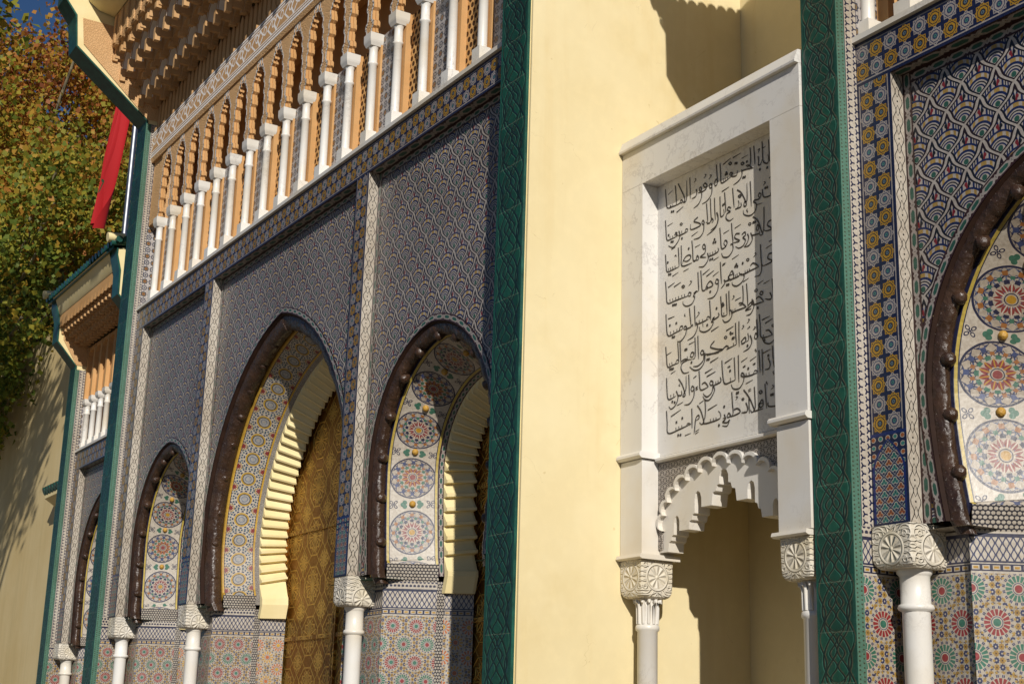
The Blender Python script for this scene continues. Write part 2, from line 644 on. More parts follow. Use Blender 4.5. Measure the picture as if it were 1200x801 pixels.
def f_nichetile(u, v, pos):
    q = 0.075
    x = u / q; y = v / (q * 0.8)
    fx = fr(x + fl(y) * 0.5) - 0.5; fy = fr(y) - 0.5
    r, a, b = polar(fx, fy, 6)
    c = mixc((ab(b) < 0.055) + inside(a, 0.36, 0.42), cl('b4aca3'), cl('3b342f'))
    c = mixc(r < 0.12, c, cl('b4aca3'))
    return c, None


def f_glaze(u, v, pos):
    n = noise(pos, 26.0, 4, 0.65, 0.6)
    n2 = noise(pos, 5.0, 3)
    c = mixc(ramp(n2, 0.3, 0.7), cl('2e1f18'), cl('463122'))
    c = mixc((noise(pos, 70.0, 2) > 0.70) * 0.55, c, cl('a79c94'))
    return c, n + voro(pos, 24.0) * 0.8, ramp(n, 0.3, 0.7, 0.18, 0.55)


def f_glazeplain(u, v, pos):
    n = noise(pos, 5.0, 3)
    return mixc(ramp(n, 0.3, 0.7), cl('281a14'), cl('36241b')), n


def f_brass(u, v, pos):
    P = 0.62
    x = (fr(u / P) - 0.5) * P; y = (fr(v / P) - 0.5) * P
    r, a, b = polar(x, y, 16)
    r2_, a2, b2 = polar(x, y, 8)
    xe = (fr(u / P + 0.5) - 0.5) * P; ye = (fr(v / P + 0.5) - 0.5) * P
    re, ae, be = polar(xe, ye, 12)
    d = ab(a2 - 0.235)
    d = mn(d, ab(star8(x, y) - 0.135))
    d = mn(d, ab(b) + (r > 0.20) * 1.0)
    d = mn(d, ab(star8(xe, ye) - 0.075))
    d = mn(d, ab(be) + (re > 0.13) * 1.0)
    d = mn(d, ab(re - 0.05))
    q = 0.31
    dg = mn(ab(fr((u + v) / q) - 0.5), ab(fr((u - v) / q) - 0.5)) * q
    d = mn(d, dg)
    line = ramp(d, 0.003, 0.014, 1.0, 0.0)
    n = noise(pos, 30.0, 3)
    n2 = noise(pos, 2.2, 3)
    c = mixc(line, mixc(ramp(n2, 0.35, 0.65), cl('8c5e22'), cl('a0722e')), cl('e0b75e'))
    c = mixc(ramp(n, 0.5, 0.75, 0.0, 0.4), c, cl('6d4818'))
    return c, line * 1.0 + n * 0.25, ramp(n, 0.3, 0.7, 0.30, 0.55)


def f_bark(u, v, pos):
    n = noise(pos, 3.0, 4)
    return mixc(ramp(n, 0.4, 0.6), cl('8f8468'), cl('5b5340')), noise(pos, 20.0, 3)


def f_steel(u, v, pos):
    return cl('8d9096'), noise(pos, 3.0, 2)


def f_flag(u, v, pos):
    st = star8(u, v)
    r, a, b = polar(u, v, 5, PI / 10 + PI / 5)
    c = mixc(inside(a, 0.045, 0.066) * (r < 0.16), cl('b3161d'), cl('2d4a2c'))
    return c, noise(pos, 40.0, 2)


def f_ground(u, v, pos):
    n = noise(pos, 0.8, 4)
    fx = fr(u / 0.6); fy = fr(v / 0.6)
    c = mixc(ramp(n, 0.3, 0.7), cl('7d7160'), cl('6d6252'))
    c = mixc(mn(fx, fy) < 0.02, c, cl('5a5046'))
    return c, n


for args in (
    ('star_tile', f_star, 0.35), ('blue_white_tile', f_bw, 0.35), ('white_wave_tile', f_white, 0.35),
    ('chain_tile', f_chain, 0.35), ('weave_tile', f_weave, 0.4), ('check_tile', f_check, 0.4),
    ('dado_tile', dado(0.235, 0.36, cl('8c2a30'), cl('35705f')), 0.35),
    ('dado_tile_large', dado(0.315, 0.45, cl('8c2a30'), cl('35705f')), 0.35),
    ('dado_tile_yellow', dado(0.26, 0.30, cl('c09326'), cl('b5622d'), 12), 0.35),
    ('medallion_tile', f_med(0.60, 0.53, 0.465), 0.35), ('medallion_tile_large', f_med(0.645, 0.62, 0.55), 0.35),
    ('rosette_tile', f_rband(0.30, 0.42), 0.35), ('mihrab_tile', f_mihrab, 0.35),
    ('grey_tile', f_greytile, 0.4), ('niche_tile', f_nichetile, 0.5), ('turquoise_tile', f_turq, 0.3),
):
    material(args[0], args[1], rough=args[2])
material('green_carved_tile', f_green, bump=0.55, bdist=0.010)
material('green_glaze', f_darkgreen, rough=0.3, bump=0.2, bdist=0.01)
material('yellow_plaster', f_plaster, rough=0.75, bump=0.25, bdist=0.012, spec=0.25)
material('pale_plaster', f_plaster_left, rough=0.85, bump=0.25, bdist=0.015, spec=0.2)
material('marble', f_marble(), rough=0.38, bump=0.04, bdist=0.004)
material('white_marble', f_marble('e2dfd9', 'aaa6a3'), rough=0.35, bump=0.03, bdist=0.004)
material('carved_marble', f_carvedmarble, rough=0.6, bump=0.9, bdist=0.014)
material('orange_stucco', f_plainstucco('c99e6c', 'bd905c'), rough=0.8, bump=0.15, bdist=0.006, spec=0.2)
material('carved_stucco', f_stucco('d2aa7c', 'c39a6a', 30.0), rough=0.8, bump=0.6, bdist=0.012, spec=0.2)
material('tan_stucco', f_plainstucco('c9a274', 'b68e60'), rough=0.8, bump=0.2, bdist=0.008, spec=0.2)
material('pale_trim', f_plainstucco('e6e1da', 'd6cec4'), rough=0.75, bump=0.2, bdist=0.005, spec=0.2)
material('lattice_stucco', f_lattice, rough=0.8, bump=1.0, bdist=0.03, spec=0.2)
material('calligraphy_stucco', f_callig, rough=0.8, bump=0.5, bdist=0.01, spec=0.2)
material('cream_paint', f_plainstucco('e6d6a6', 'dbc891'), rough=0.7, bump=0.1, bdist=0.006, spec=0.25)
material('brown_glaze_rough', f_glaze, rough=0.25, bump=0.6, bdist=0.012)
material('brown_glaze', f_glazeplain, rough=0.6, spec=0.12, bump=0.1)
material('brass', f_brass, rough=0.4, metal=0.85, bump=0.8, bdist=0.012)
material('gold_knob', lambda u, v, p: (cl('b78c3a'), voro(p, 60.0)), rough=0.55, metal=0.0, bump=0.5, bdist=0.008)
material('bark', f_bark, rough=0.9, bump=0.5, bdist=0.02)
material('steel', f_steel, rough=0.45, metal=1.0)
material('red_cloth', f_flag, rough=0.8, bump=0.1, bdist=0.005)
material('black_ink', lambda u, v, p: cl('2c2521'), rough=0.6)
material('paving', f_ground, rough=0.85, bump=0.2)


def leaf_material(name, stops):
    global NT
    m = bpy.data.materials.new(name); m.use_nodes = True; NT = m.node_tree
    p = NT.nodes['Principled BSDF']
    tc = NT.nodes.new('ShaderNodeTexCoord'); sp = NT.nodes.new('ShaderNodeSeparateXYZ')
    NT.links.new(tc.outputs['UV'], sp.inputs[0])
    geo = NT.nodes.new('ShaderNodeNewGeometry')
    n = noise(geo.outputs['Position'], 0.55, 3)
    sz = NT.nodes.new('ShaderNodeSeparateXYZ'); NT.links.new(geo.outputs['Position'], sz.inputs[0])
    f = X(sp.outputs[0]) * 0.55 + ramp(n, 0.3, 0.7) * 0.40 + ramp(X(sz.outputs[2]), 9.0, 19.0, -0.22, 0.26)
    cr = NT.nodes.new('ShaderNodeValToRGB')
    el = cr.color_ramp.elements
    el[0].position = stops[0][0]; el[0].color = cl(stops[0][1])
    el[1].position = stops[-1][0]; el[1].color = cl(stops[-1][1])
    for q, h in stops[1:-1]:
        e = el.new(q); e.color = cl(h)
    NT.links.new(f.v, cr.inputs[0])
    NT.links.new(cr.outputs[0], p.inputs['Base Color'])
    p.inputs['Roughness'].default_value = 0.55
    p.inputs['Specular IOR Level'].default_value = 0.3
    tr = NT.nodes.new('ShaderNodeBsdfTranslucent')
    NT.links.new(cr.outputs[0], tr.inputs[0])
    mixs = NT.nodes.new('ShaderNodeMixShader'); mixs.inputs[0].default_value = 0.45
    out = NT.nodes['Material Output']
    NT.links.new(p.outputs[0], mixs.inputs[1]); NT.links.new(tr.outputs[0], mixs.inputs[2])
    NT.links.new(mixs.outputs[0], out.inputs[0])
    MATS[name] = m


leaf_material('autumn_leaf', [(0.0, '4c6128'), (0.30, '748231'), (0.50, 'a39a36'), (0.66, 'bd9138'), (0.82, 'b06c34'), (1.0, '8a5030')])
leaf_material('green_leaf', [(0.0, '3b5220'), (0.4, '5d6e26'), (0.75, '8a8a2e'), (1.0, 'a5872e')])

# ------------------------------------------------------------------ mesh helpers
class MB:
    def __init__(s):
        s.v = []; s.f = []; s.uv = []; s.mi = []; s.sm = []

    def face(s, pts, uv=None, mi=0, smooth=False):
        i = len(s.v)
        s.v += [tuple(p) for p in pts]
        s.f.append(tuple(range(i, i + len(pts))))
        if uv is None:
            a, b, c = Vector(pts[0]), Vector(pts[1]), Vector(pts[2])
            n = (b - a).cross(c - a)
            k = max(range(3), key=lambda q: abs(n[q]))
            if k == 0: uv = [(p[1], p[2]) for p in pts]
            elif k == 1: uv = [(p[0], p[2]) for p in pts]
            else: uv = [(p[0], p[1]) for p in pts]
        s.uv += list(uv); s.mi.append(mi); s.sm.append(smooth)

    def box(s, x0, x1, y0, y1, z0, z1, mi=0):
        p = lambda a, b, c: ((x0, x1)[a], (y0, y1)[b], (z0, z1)[c])
        for q in (((0, 0, 0), (1, 0, 0), (1, 0, 1), (0, 0, 1)), ((1, 1, 0), (0, 1, 0), (0, 1, 1), (1, 1, 1)),
                  ((1, 0, 0), (1, 1, 0), (1, 1, 1), (1, 0, 1)), ((0, 1, 0), (0, 0, 0), (0, 0, 1), (0, 1, 1)),
                  ((0, 0, 1), (1, 0, 1), (1, 1, 1), (0, 1, 1)), ((0, 1, 0), (1, 1, 0), (1, 0, 0), (0, 0, 0))):
            s.face([p(*t) for t in q], mi=mi)

    def prism(s, poly, axis, a0, a1, mi=0, caps=True):
        """poly: 2-D points; axis 'x': (y,z) 'y': (x,z) 'z': (x,y)"""
        def P(q, a):
            return {'x': (a, q[0], q[1]), 'y': (q[0], a, q[1]), 'z': (q[0], q[1], a)}[axis]
        n = len(poly)
        L = 0.0
        for i in range(n):
            a, b = poly[i], poly[(i + 1) % n]
            d = math.hypot(b[0] - a[0], b[1] - a[1])
            s.face([P(a, a0), P(b, a0), P(b, a1), P(a, a1)], [(L, a0), (L + d, a0), (L + d, a1), (L, a1)], mi)
            L += d
        if caps:
            s.face([P(q, a0) for q in poly], mi=mi)
            s.face([P(q, a1) for q in poly[::-1]], mi=mi)

    def grid(s, rows, us=None, vs=None, mi=0, smooth=False, closed=False):
        """rows: list of point lists (same length); us along rows index, vs across"""
        nr, nc = len(rows), len(rows[0])
        base = len(s.v)
        for r in rows: s.v += [tuple(p) for p in r]
        for i in range(nr - 1):
            for j in range(nc - 1 + (1 if closed else 0)):
                j2 = (j + 1) % nc
                s.f.append((base + i * nc + j, base + i * nc + j2, base + (i + 1) * nc + j2, base + (i + 1) * nc + j))
                if us is not None:
                    vj2 = vs[j + 1] if j + 1 < len(vs) else vs[j]
                    s.uv += [(us[i], vs[j]), (us[i], vj2), (us[i + 1], vj2), (us[i + 1], vs[j])]
                else:
                    s.uv += [(i, j), (i, j + 1), (i + 1, j + 1), (i + 1, j)]
                s.mi.append(mi); s.sm.append(smooth)

    def lathe(s, prof, c, n=20, mi=0, smooth=True, cap=True):
        rows = [[(c[0] + r * math.cos(2 * PI * k / n), c[1] + r * math.sin(2 * PI * k / n), c[2] + z) for k in range(n)] for r, z in prof]
        s.grid(rows, mi=mi, smooth=smooth, closed=True)
        if cap:
            s.face(rows[0][::-1], mi=mi); s.face(rows[-1], mi=mi)

    def tube(s, path, rad, n=8, mi=0, cap=True):
        rows = []
        path = [Vector(p) for p in path]
        for i, p in enumerate(path):
            t = (path[min(i + 1, len(path) - 1)] - path[max(i - 1, 0)]).normalized()
            a = t.cross(Vector((0, 0, 1)) if abs(t.z) < 0.9 else Vector((1, 0, 0))).normalized()
            b = t.cross(a)
            r = rad[i] if isinstance(rad, (list, tuple)) else rad
            rows.append([p + a * r * math.cos(2 * PI * k / n) + b * r * math.sin(2 * PI * k / n) for k in range(n)])
        s.grid(rows, mi=mi, smooth=True, closed=True)
        if cap:
            s.face(rows[0][::-1], mi=mi); s.face(rows[-1], mi=mi)

    def ball(s, c, r, n=10, mi=0, sc=(1, 1, 1)):
        rows = []
        for i in range(n // 2 + 1):
            a = -PI / 2 + PI * i / (n // 2)
            rows.append([(c[0] + sc[0] * r * math.cos(a) * math.cos(2 * PI * k / n), c[1] + sc[1] * r * math.cos(a) * math.sin(2 * PI * k / n), c[2] + sc[2] * r * math.sin(a)) for k in range(n)])
        s.grid(rows, mi=mi, smooth=True, closed=True)

    def build(s, name, mats, parent=None, origin=None, bevel=0.0):
        if isinstance(mats, str): mats = [mats]
        po = Vector(ORG.get(parent.name, (0, 0, 0))) if parent else Vector((0, 0, 0))
        o_ = Vector(origin) if origin is not None else po
        me = bpy.data.meshes.new(name)
        vv = np.array(s.v, dtype=np.float64) - np.array(o_)
        me.from_pydata(vv.tolist(), [], s.f)
        ul = me.uv_layers.new(name='UVMap')
        ul.data.foreach_set('uv', np.array(s.uv, dtype=np.float32).ravel())
        for q in mats: me.materials.append(MATS[q])
        me.polygons.foreach_set('material_index', s.mi)
        me.polygons.foreach_set('use_smooth', s.sm)
        me.update()
        ob = bpy.data.objects.new(name, me)
        COL.objects.link(ob)
        ob.location = o_ - po
        if parent: ob.parent = parent
        ORG[ob.name] = tuple(o_)
        if bevel:
            b = ob.modifiers.new('bevel', 'BEVEL'); b.width = bevel; b.segments = 2; b.limit_method = 'ANGLE'; b.angle_limit = R_(40)
        return ob


ORG = {}


def weld(ob, d=0.0005):
    w = ob.modifiers.new('weld', 'WELD'); w.merge_threshold = d
    # a weld has to run before the bevel
    if len(ob.modifiers) > 1: ob.modifiers.move(len(ob.modifiers) - 1, 0)


def thing(name, label, cat, loc, group=None):
    o = bpy.data.objects.new(name, None)
    COL.objects.link(o)
    o.empty_display_size = 0.3
    o.location = loc
    o['label'] = label; o['category'] = cat
    if group: o['group'] = group
    ORG[o.name] = tuple(loc)
    return o


def tag(o, label, cat, group=None):
    o['label'] = label; o['category'] = cat
    if group: o['group'] = group
    return o


def copy_part(o, loc):
    """copy of a part and its sub-parts, moved to world point loc"""
    c = o.copy(); COL.objects.link(c); c.parent = o.parent
    c.location = Vector(loc) - Vector(ORG[o.parent.name])
    ORG[c.name] = tuple(loc)
    for ch in list(o.children):
        d = ch.copy(); COL.objects.link(d); d.parent = c
        ORG[d.name] = tuple(loc)
    return c


# ------------------------------------------------------------------ ground (the square in front of the palace)
g = MB()
g.face([(-700, -600, 0), (600, -600, 0), (600, 700, 0), (-700, 700, 0)])
gr = g.build('ground', 'paving')
gr['kind'] = 'structure'


# ------------------------------------------------------------------ arches
def arch_curve(c, hw, zb, zs, za, ins, n=44):
    """pointed horseshoe: from the left foot over the apex to the right foot, as (x, z)"""
    h = za - zs
    cc = max((h * h - hw * hw) / (2 * hw), 0.0)
    Rr = hw + cc
    left = []
    nb = 8
    for i in range(nb):
        t = i / nb
        z = zb + (zs - zb) * t
        left.append((-(hw - ins * (1 - t) ** 1.6), z))
    a_end = math.acos(min(1.0, cc / Rr))
    for i in range(n // 2 + 1):
        a = a_end * i / (n // 2)
        left.append((-(Rr * math.cos(a) - cc), zs + Rr * math.sin(a)))
    left[-1] = (0.0, left[-1][1])
    right = [(-x, z) for x, z in left[:-1]][::-1]
    return [(c + x, z) for x, z in left + right]


def normals(cv):
    """unit normals pointing into the opening"""
    out = []
    n = len(cv)
    for i in range(n):
        a = cv[max(i - 1, 0)]; b = cv[min(i + 1, n - 1)]
        tx, tz = b[0] - a[0], b[1] - a[1]
        l = math.hypot(tx, tz) or 1.0
        out.append((tz / l, -tx / l))
    out[0] = (1.0, 0.0); out[-1] = (-1.0, 0.0)
    return out


def offset(cv, d):
    nn = normals(cv)
    return [(p[0] + q[0] * d, p[1] + q[1] * d) for p, q in zip(cv, nn)]


def lengths(cv):
    s = [0.0]
    for a, b in zip(cv, cv[1:]): s.append(s[-1] + math.hypot(b[0] - a[0], b[1] - a[1]))
    return s


def at_length(cv, ls, s):
    for i in range(len(ls) - 1):
        if ls[i + 1] >= s:
            k = (s - ls[i]) / max(ls[i + 1] - ls[i], 1e-9)
            return (cv[i][0] + (cv[i + 1][0] - cv[i][0]) * k, cv[i][1] + (cv[i + 1][1] - cv[i][1]) * k), i
    return cv[-1], len(cv) - 2


DX, DY = 0.52, 0.854            # splay of the reveals


def build_arch(root, P, bay):
    c, hw, zs, za = bay['c'], bay['hw'], bay['zs'], bay['za']
    xa, xb = bay['xa'], bay['xb']
    Fp = P['F'] + 0.13
    zc = P['zc']
    ins = hw * 0.075
    cv = arch_curve(c, hw, zc, zs, za, ins)
    band0 = P['band0']
    cw = bay.get('chain', 0.075)
    out = offset(cv, -cw)
    out[0] = (cv[0][0] - cw, zc); out[-1] = (cv[-1][0] + cw, zc)
    # spandrel panel with the arch opening
    mb = MB()
    n = len(out); mid = n // 2
    lp = [(xa, zc)] + [q for q in out[:mid + 1]] + [(out[mid][0], band0), (xa, band0)]
    rp = [(out[mid][0], band0)] + [q for q in out[mid:]] + [(xb, zc), (xb, band0)]
    for poly in (lp, rp):
        mb.face([(max(xa, min(xb, x)), Fp, z) for x, z in poly])
    sp = mb.build('spandrel_panel', 'weave_tile', root)
    # border chain along the arch and the panel sides
    mb = MB()
    ls = lengths(cv)
    rows = [[(o[0], Fp - 0.006, o[1]), (p[0], Fp - 0.006, p[1])] for o, p in zip(out, cv)]
    mb.grid(rows, [s / cw for s in ls], [0, 1])
    if bay.get('sidechain', True):
        w = 0.085
        mb.face([(xa, Fp - 0.004, zc), (xa + w, Fp - 0.004, zc), (xa + w, Fp - 0.004, band0), (xa, Fp - 0.004, band0)], [(0, 0), (0, 1), ((band0 - zc) / w, 1), ((band0 - zc) / w, 0)])
        mb.face([(xb - w, Fp - 0.004, zc), (xb, Fp - 0.004, zc), (xb, Fp - 0.004, band0), (xb - w, Fp - 0.004, band0)], [(0, 0), (0, 1), ((band0 - zc) / w, 1), ((band0 - zc) / w, 0)])
        mb.face([(xa + w, Fp - 0.004, band0 - w), (xb - w, Fp - 0.004, band0 - w), (xb - w, Fp - 0.004, band0), (xa + w, Fp - 0.004, band0)], [(0, 0), ((xb - xa - 2 * w) / w, 0), ((xb - xa - 2 * w) / w, 1), (0, 1)])
    mb.build('chain_border', 'chain_tile', sp)

    def ring(t, lift=0.0, src=cv):
        return [(p[0], Fp + t * DY, p[1]) for p in offset(src, t * DX + lift)]
    # smooth brown fillet, then the knobbly glazed roll
    bw = bay.get('roll', 0.175)
    mb = MB()
    mb.grid([list(r) for r in zip(*[ring(0.0), ring(bw * 0.15, 0.012), ring(bw * 0.19, 0.0)])], ls, [0, .05, .06])
    rv = mb.build('glazed_fillet', 'brown_glaze', root)
    fine = [at_length(cv, ls, ls[-1] * i / 260)[0] for i in range(261)]
    nf = normals(fine)
    mb = MB()
    prof = [(0.17, 0.0), (0.24, 0.034), (0.45, 0.066), (0.60, 0.086), (0.75, 0.080), (0.90, 0.046), (1.0, 0.0)]
    rng = random.Random(int(abs(c) * 1000))
    rows = []
    off = [0.0] * 7
    for i, (p, q) in enumerate(zip(fine, nf)):
        off = [o * 0.6 + rng.uniform(-0.006, 0.006) for o in off]
        swell = 0.005 * math.sin(i * 0.55) + 0.005 * math.sin(i * 0.21 + 1.0)
        r = []
        for k, (tt, h) in enumerate(prof):
            hh = h * (bw / 0.2)
            if 0 < k < 6: hh += off[k] + swell
            d = tt * bw * DX + hh * 0.85
            r.append((p[0] + q[0] * d, Fp + tt * bw * DY - hh * 0.52, p[1] + q[1] * d))
        rows.append(r)
    fs = lengths(fine)
    mb.grid(rows, fs, [0, .03, .06, .09, .12, .15, .18], smooth=True)
    # cut feet
    for e in (0, -1):
        r = rows[e]
        dn = [(x + (0.03 if e == 0 else -0.03), y + 0.03, z - 0.09) for x, y, z in r]
        mb.grid([r, dn], [0, .1], [0, .03, .06, .09, .12, .15, .18])
        mb.face(dn)
    roll_ = mb.build('glazed_roll', 'brown_glaze_rough', root)
    # stubs on the roll
    s = 0.32
    while s < fs[-1] - 0.2:
        p, i = at_length(fine, fs, s)
        q = nf[i]
        d = 0.62 * bw * DX + 0.085
        mb = MB()
        cpt = (p[0] + q[0] * d, Fp + 0.62 * bw * DY - 0.02, p[1] + q[1] * d)
        ax = Vector((q[0] * 0.85, -0.52, q[1] * 0.85))
        mb.tube([Vector(cpt) - ax * 0.05, Vector(cpt) + ax * 0.0, Vector(cpt) + ax * 0.022, Vector(cpt) + ax * 0.034], [0.062, 0.05, 0.043, 0.018], n=9)
        if rng.random() < 0.97: mb.build('stub', 'brown_glaze_rough', roll_, origin=cpt)
        s += rng.uniform(0.42, 0.5)
    # tiled reveal
    W = bay['W']
    t0 = bw + 0.005; t1 = t0 + W
    zr = zc + 0.12
    nn_ = normals(cv)
    sub = [p for p in cv]
    mats = bay['reveal']
    mb = MB()
    lsr = [s_ - 0.12 for s_ in ls]
    ra, rb = ring(t0, 0.02), ring(t1, 0.02)
    for r in (ra, rb):
        for e, k in ((0, 1), (-1, -2)):
            r[e] = (r[e][0], r[e][1], zr)
    r0 = ring(t0 - 0.012, -0.015)
    mb.grid([list(r) for r in zip(r0, ra, rb)], lsr, [0, 0.001, W])
    band = mb.build('reveal_band', mats, root)
    # underside: slanting check course
    for sgn, e in ((1, 0), (-1, -1)):
        mb = MB()
        A, B = ra[e], rb[e]
        i0 = 0.05 * sgn
        a2 = (A[0] - i0, A[1] + 0.03, zc - 0.10); b2 = (B[0] - i0, B[1] + 0.03, zc - 0.10)
        mb.face([A, B, b2, a2], [(0, .22), (W, .22), (W, 0), (0, 0)])
        mb.build('check_course', 'check_tile', band)
    # gilt knobs between the medallions
    per = bay.get('period')
    if per:
        tm = t0 + W / 2
        mid_ = ring(tm, 0.025)
        c2 = [(p[0], p[2]) for p in mid_]
        k = 1
        while True:
            s_ = k * per + 0.12
            if s_ > ls[-1] - 0.1: break
            (px, pz), i = at_length(cv, ls, s_)
            q = nn_[i]
            d = tm * DX + 0.03
            cpt = (px + q[0] * d, Fp + tm * DY, pz + q[1] * d)
            mb = MB(); mb.ball(cpt, 0.036, 10)
            mb.build('gilt_knob', 'gold_knob', band, origin=cpt)
            k += 1
    # narrow tile edging then the stepped plaster arch
    t2 = t1 + 0.055
    mb = MB()
    mb.grid([list(r) for r in zip(ring(t1, 0.02), ring(t2, 0.03))], [s_ / 0.055 for s_ in ls], [0, 1])
    mb.build('edging', 'check_tile' if bay.get('big') else 'chain_tile', band)
    t3 = t2 + bay.get('stepw', 0.30)
    mb = MB()
    step = 0.155
    pts = []
    ns = int(ls[-1] / step)
    for k in range(ns):
        a, b = ls[-1] * k / ns, ls[-1] * (k + 1) / ns
        m_ = (a + b) / 2
        if m_ < ls[-1] / 2:
            pts += [(a + 0.001, 0.092), (a + step * 0.20, 0.098), (a + step * 0.30, 0.075), (b - step * 0.22, 0.030), (b - 0.004, 0.022)]
        else:
            pts += [(a + 0.004, 0.022), (a + step * 0.22, 0.030), (b - step * 0.30, 0.075), (b - step * 0.20, 0.098), (b - 0.001, 0.092)]
    rows = []
    for s_, lift in pts:
        (px, pz), i = at_length(cv, ls, s_)
        k_ = (s_ - ls[i]) / max(ls[i + 1] - ls[i], 1e-9)
        q = (nn_[i][0] * (1 - k_) + nn_[i + 1][0] * k_, nn_[i][1] * (1 - k_) + nn_[i + 1][1] * k_)
        r = []
        for tt, lf in ((t2, 0.03), (t2 + 0.004, lift), (t3 - 0.03, lift + 0.03), (t3, lift + 0.02), (t3, -0.3)):
            d = tt * DX + lf
            r.append((px + q[0] * d, Fp + tt * DY, pz + q[1] * d))
        rows.append(r)
    mb.grid(rows, [p[0] for p in pts], [0, .01, .28, .3, .5])
    # corbels that close the feet
    for e in (0, -1):
        r = rows[e]
        g = 1 if e == 0 else -1
        lo = [(x - g * 0.05, y, z - 0.17) for x, y, z in r]
        mb.grid([r, lo], [0, .17], [0, .01, .28, .3, .5])
        mb.face(lo)
    mb.build('stepped_arch', 'cream_paint', root)
    # jambs below the springing
    foot = cv[0][0], cv[-1][0]
    for sgn, x0 in ((1, foot[0]), (-1, foot[1])):
        mb1, mb2, mb3 = MB(), MB(), MB()
        def L(t, inset=0.0):
            return (x0 + sgn * (t * DX - inset * 0.854), Fp + t * DY + inset * 0.52)
        zt = zc - 0.05
        ta = 0.16
        A, B = L(ta, 0.03), L(t1, 0.03)
        C_, D_ = L(t1, 0.03), L(t2 + 0.02, 0.0)
        E_, G_ = L(t2 + 0.02, 0.015), L(t3 + 0.02, 0.015)
        wd = t1 - ta
        mb1.face([(A[0], A[1], 0), (B[0], B[1], 0), (B[0], B[1], zt), (A[0], A[1], zt)], [(0, 0), (wd, 0), (wd, zt), (0, zt)])
        mb2.face([(C_[0], C_[1], 0), (D_[0], D_[1], 0), (D_[0], D_[1], zt), (C_[0], C_[1], zt)], [(0, 0), (.1, 0), (.1, zt), (0, zt)])
        we = t3 - t2
        mb3.face([(E_[0], E_[1], 0), (G_[0], G_[1], 0), (G_[0], G_[1], zt), (E_[0], E_[1], zt)], [(0, 0), (we, 0), (we, zt), (0, zt)])
        bay.setdefault('pier', {})[sgn] = (A, G_)
        jb = mb1.build('jamb_dado', P['dado'], root)
        mb2.build('jamb_edging', 'check_tile', jb)
        mb3.build('jamb_strip', 'dado_tile_yellow', jb)
    # door leaf set in a wall behind
    Yd = Fp + (t3 + 0.06) * DY
    inner = offset(cv, t3 * DX - 0.05)
    hwi = hw - t3 * DX + 0.05
    mb = MB()
    mb.face([(c - hwi, Yd, 0), (c - 0.006, Yd, 0), (c - 0.006, Yd, za), (c - hwi, Yd, za)], [(0, 0), (hwi, 0), (hwi, za), (0, za)])
    mb.face([(c + 0.006, Yd, 0), (c + hwi, Yd, 0), (c + hwi, Yd, za), (c + 0.006, Yd, za)], [(0, 0), (hwi, 0), (hwi, za), (0, za)])
    for x in (c - hwi + 0.02, c - 0.05, c + 0.01):
        mb.box(x, x + 0.04, Yd - 0.03, Yd - 0.002, 0, za)
    for zz in (1.35, 2.75, 4.1):
        if zz < za - 0.4:
            mb.box(c - hwi + 0.07, c - 0.06, Yd - 0.022, Yd - 0.002, zz, zz + 0.05)
            mb.box(c + 0.06, c + hwi - 0.01, Yd - 0.022, Yd - 0.002, zz, zz + 0.05)
    dr = mb.build('door', 'brass', root)
    for sg in (-1, 1):
        mb = MB()
        kx = c + sg * 0.28
        mb.ball((kx, Yd - 0.05, 1.75), 0.055, 10)
        ringp = [(kx + 0.10 * math.sin(2 * PI * k / 14), Yd - 0.075, 1.66 + 0.10 * math.cos(2 * PI * k / 14)) for k in range(15)]
        mb.tube(ringp, 0.016, 6)
        mb.build('knocker', 'gold_knob', dr, origin=(kx, Yd, 1.75))
    # dark row of beads round the door
    mb = MB()
    for sg in (-1, 1):
        x = c + sg * (hwi - 0.045)
        for k in range(int(za / 0.055)):
            mb.ball((x, Yd - 0.035, 0.03 + k * 0.055), 0.02, 6)
    mb.build('bead_row', 'brown_glaze', dr)
    return Yd


def build_column(root, base, zc, rad=0.078, dep=0.36, wid=0.34):
    x, y = base
    mb = MB()
    zt = zc - 0.30
    mb.lathe([(rad * 1.5, 0.0), (rad * 1.5, 0.10), (rad * 1.15, 0.13), (rad * 1.3, 0.17), (rad * 1.02, 0.21), (rad, 0.3), (rad * 0.97, zt - 0.29), (rad * 0.99, zt - 0.285),
              (rad * 1.20, zt - 0.275), (rad * 1.27, zt - 0.258), (rad * 1.20, zt - 0.24), (rad * 1.04, zt - 0.232), (rad * 1.04, zt - 0.05), (rad * 1.1, zt - 0.04), (rad * 1.25, zt - 0.022), (rad * 1.22, zt + 0.01)], (x, y, 0), 24)
    col = mb.build('column', 'white_marble', root, origin=(x, y, 0))
    mb = MB()
    hx, hy = wid / 2, dep / 2
    rows = []
    for z, k, rr in ((zt, 0.84, 0.04), (zt + 0.012, 0.92, 0.035), (zt + 0.035, 0.98, 0.025), (zt + 0.06, 1.0, 0.014), (zc - 0.045, 1.0, 0.012), (zc - 0.044, 0.985, 0.01), (zc - 0.002, 0.985, 0.01)):
        ring = []
        for sx, sy, a0 in ((1, -1, -90), (1, 1, 0), (-1, 1, 90), (-1, -1, 180)):
            for q in range(4):
                a = R_(a0 + q * 30)
                ring.append((x + sx * (hx * k - rr) + rr * math.cos(a), y + sy * (hy * k - rr) + rr * math.sin(a), z))
        rows.append(ring)
    mb.grid(rows, closed=True)
    mb.face(rows[0][::-1]); mb.face(rows[-1])
    mb.build('capital', 'carved_marble', col, origin=(x, y, 0))
    return col


def verts_strip(mb, pts, nrm_axis, w0, w1, mi=0):
    pass


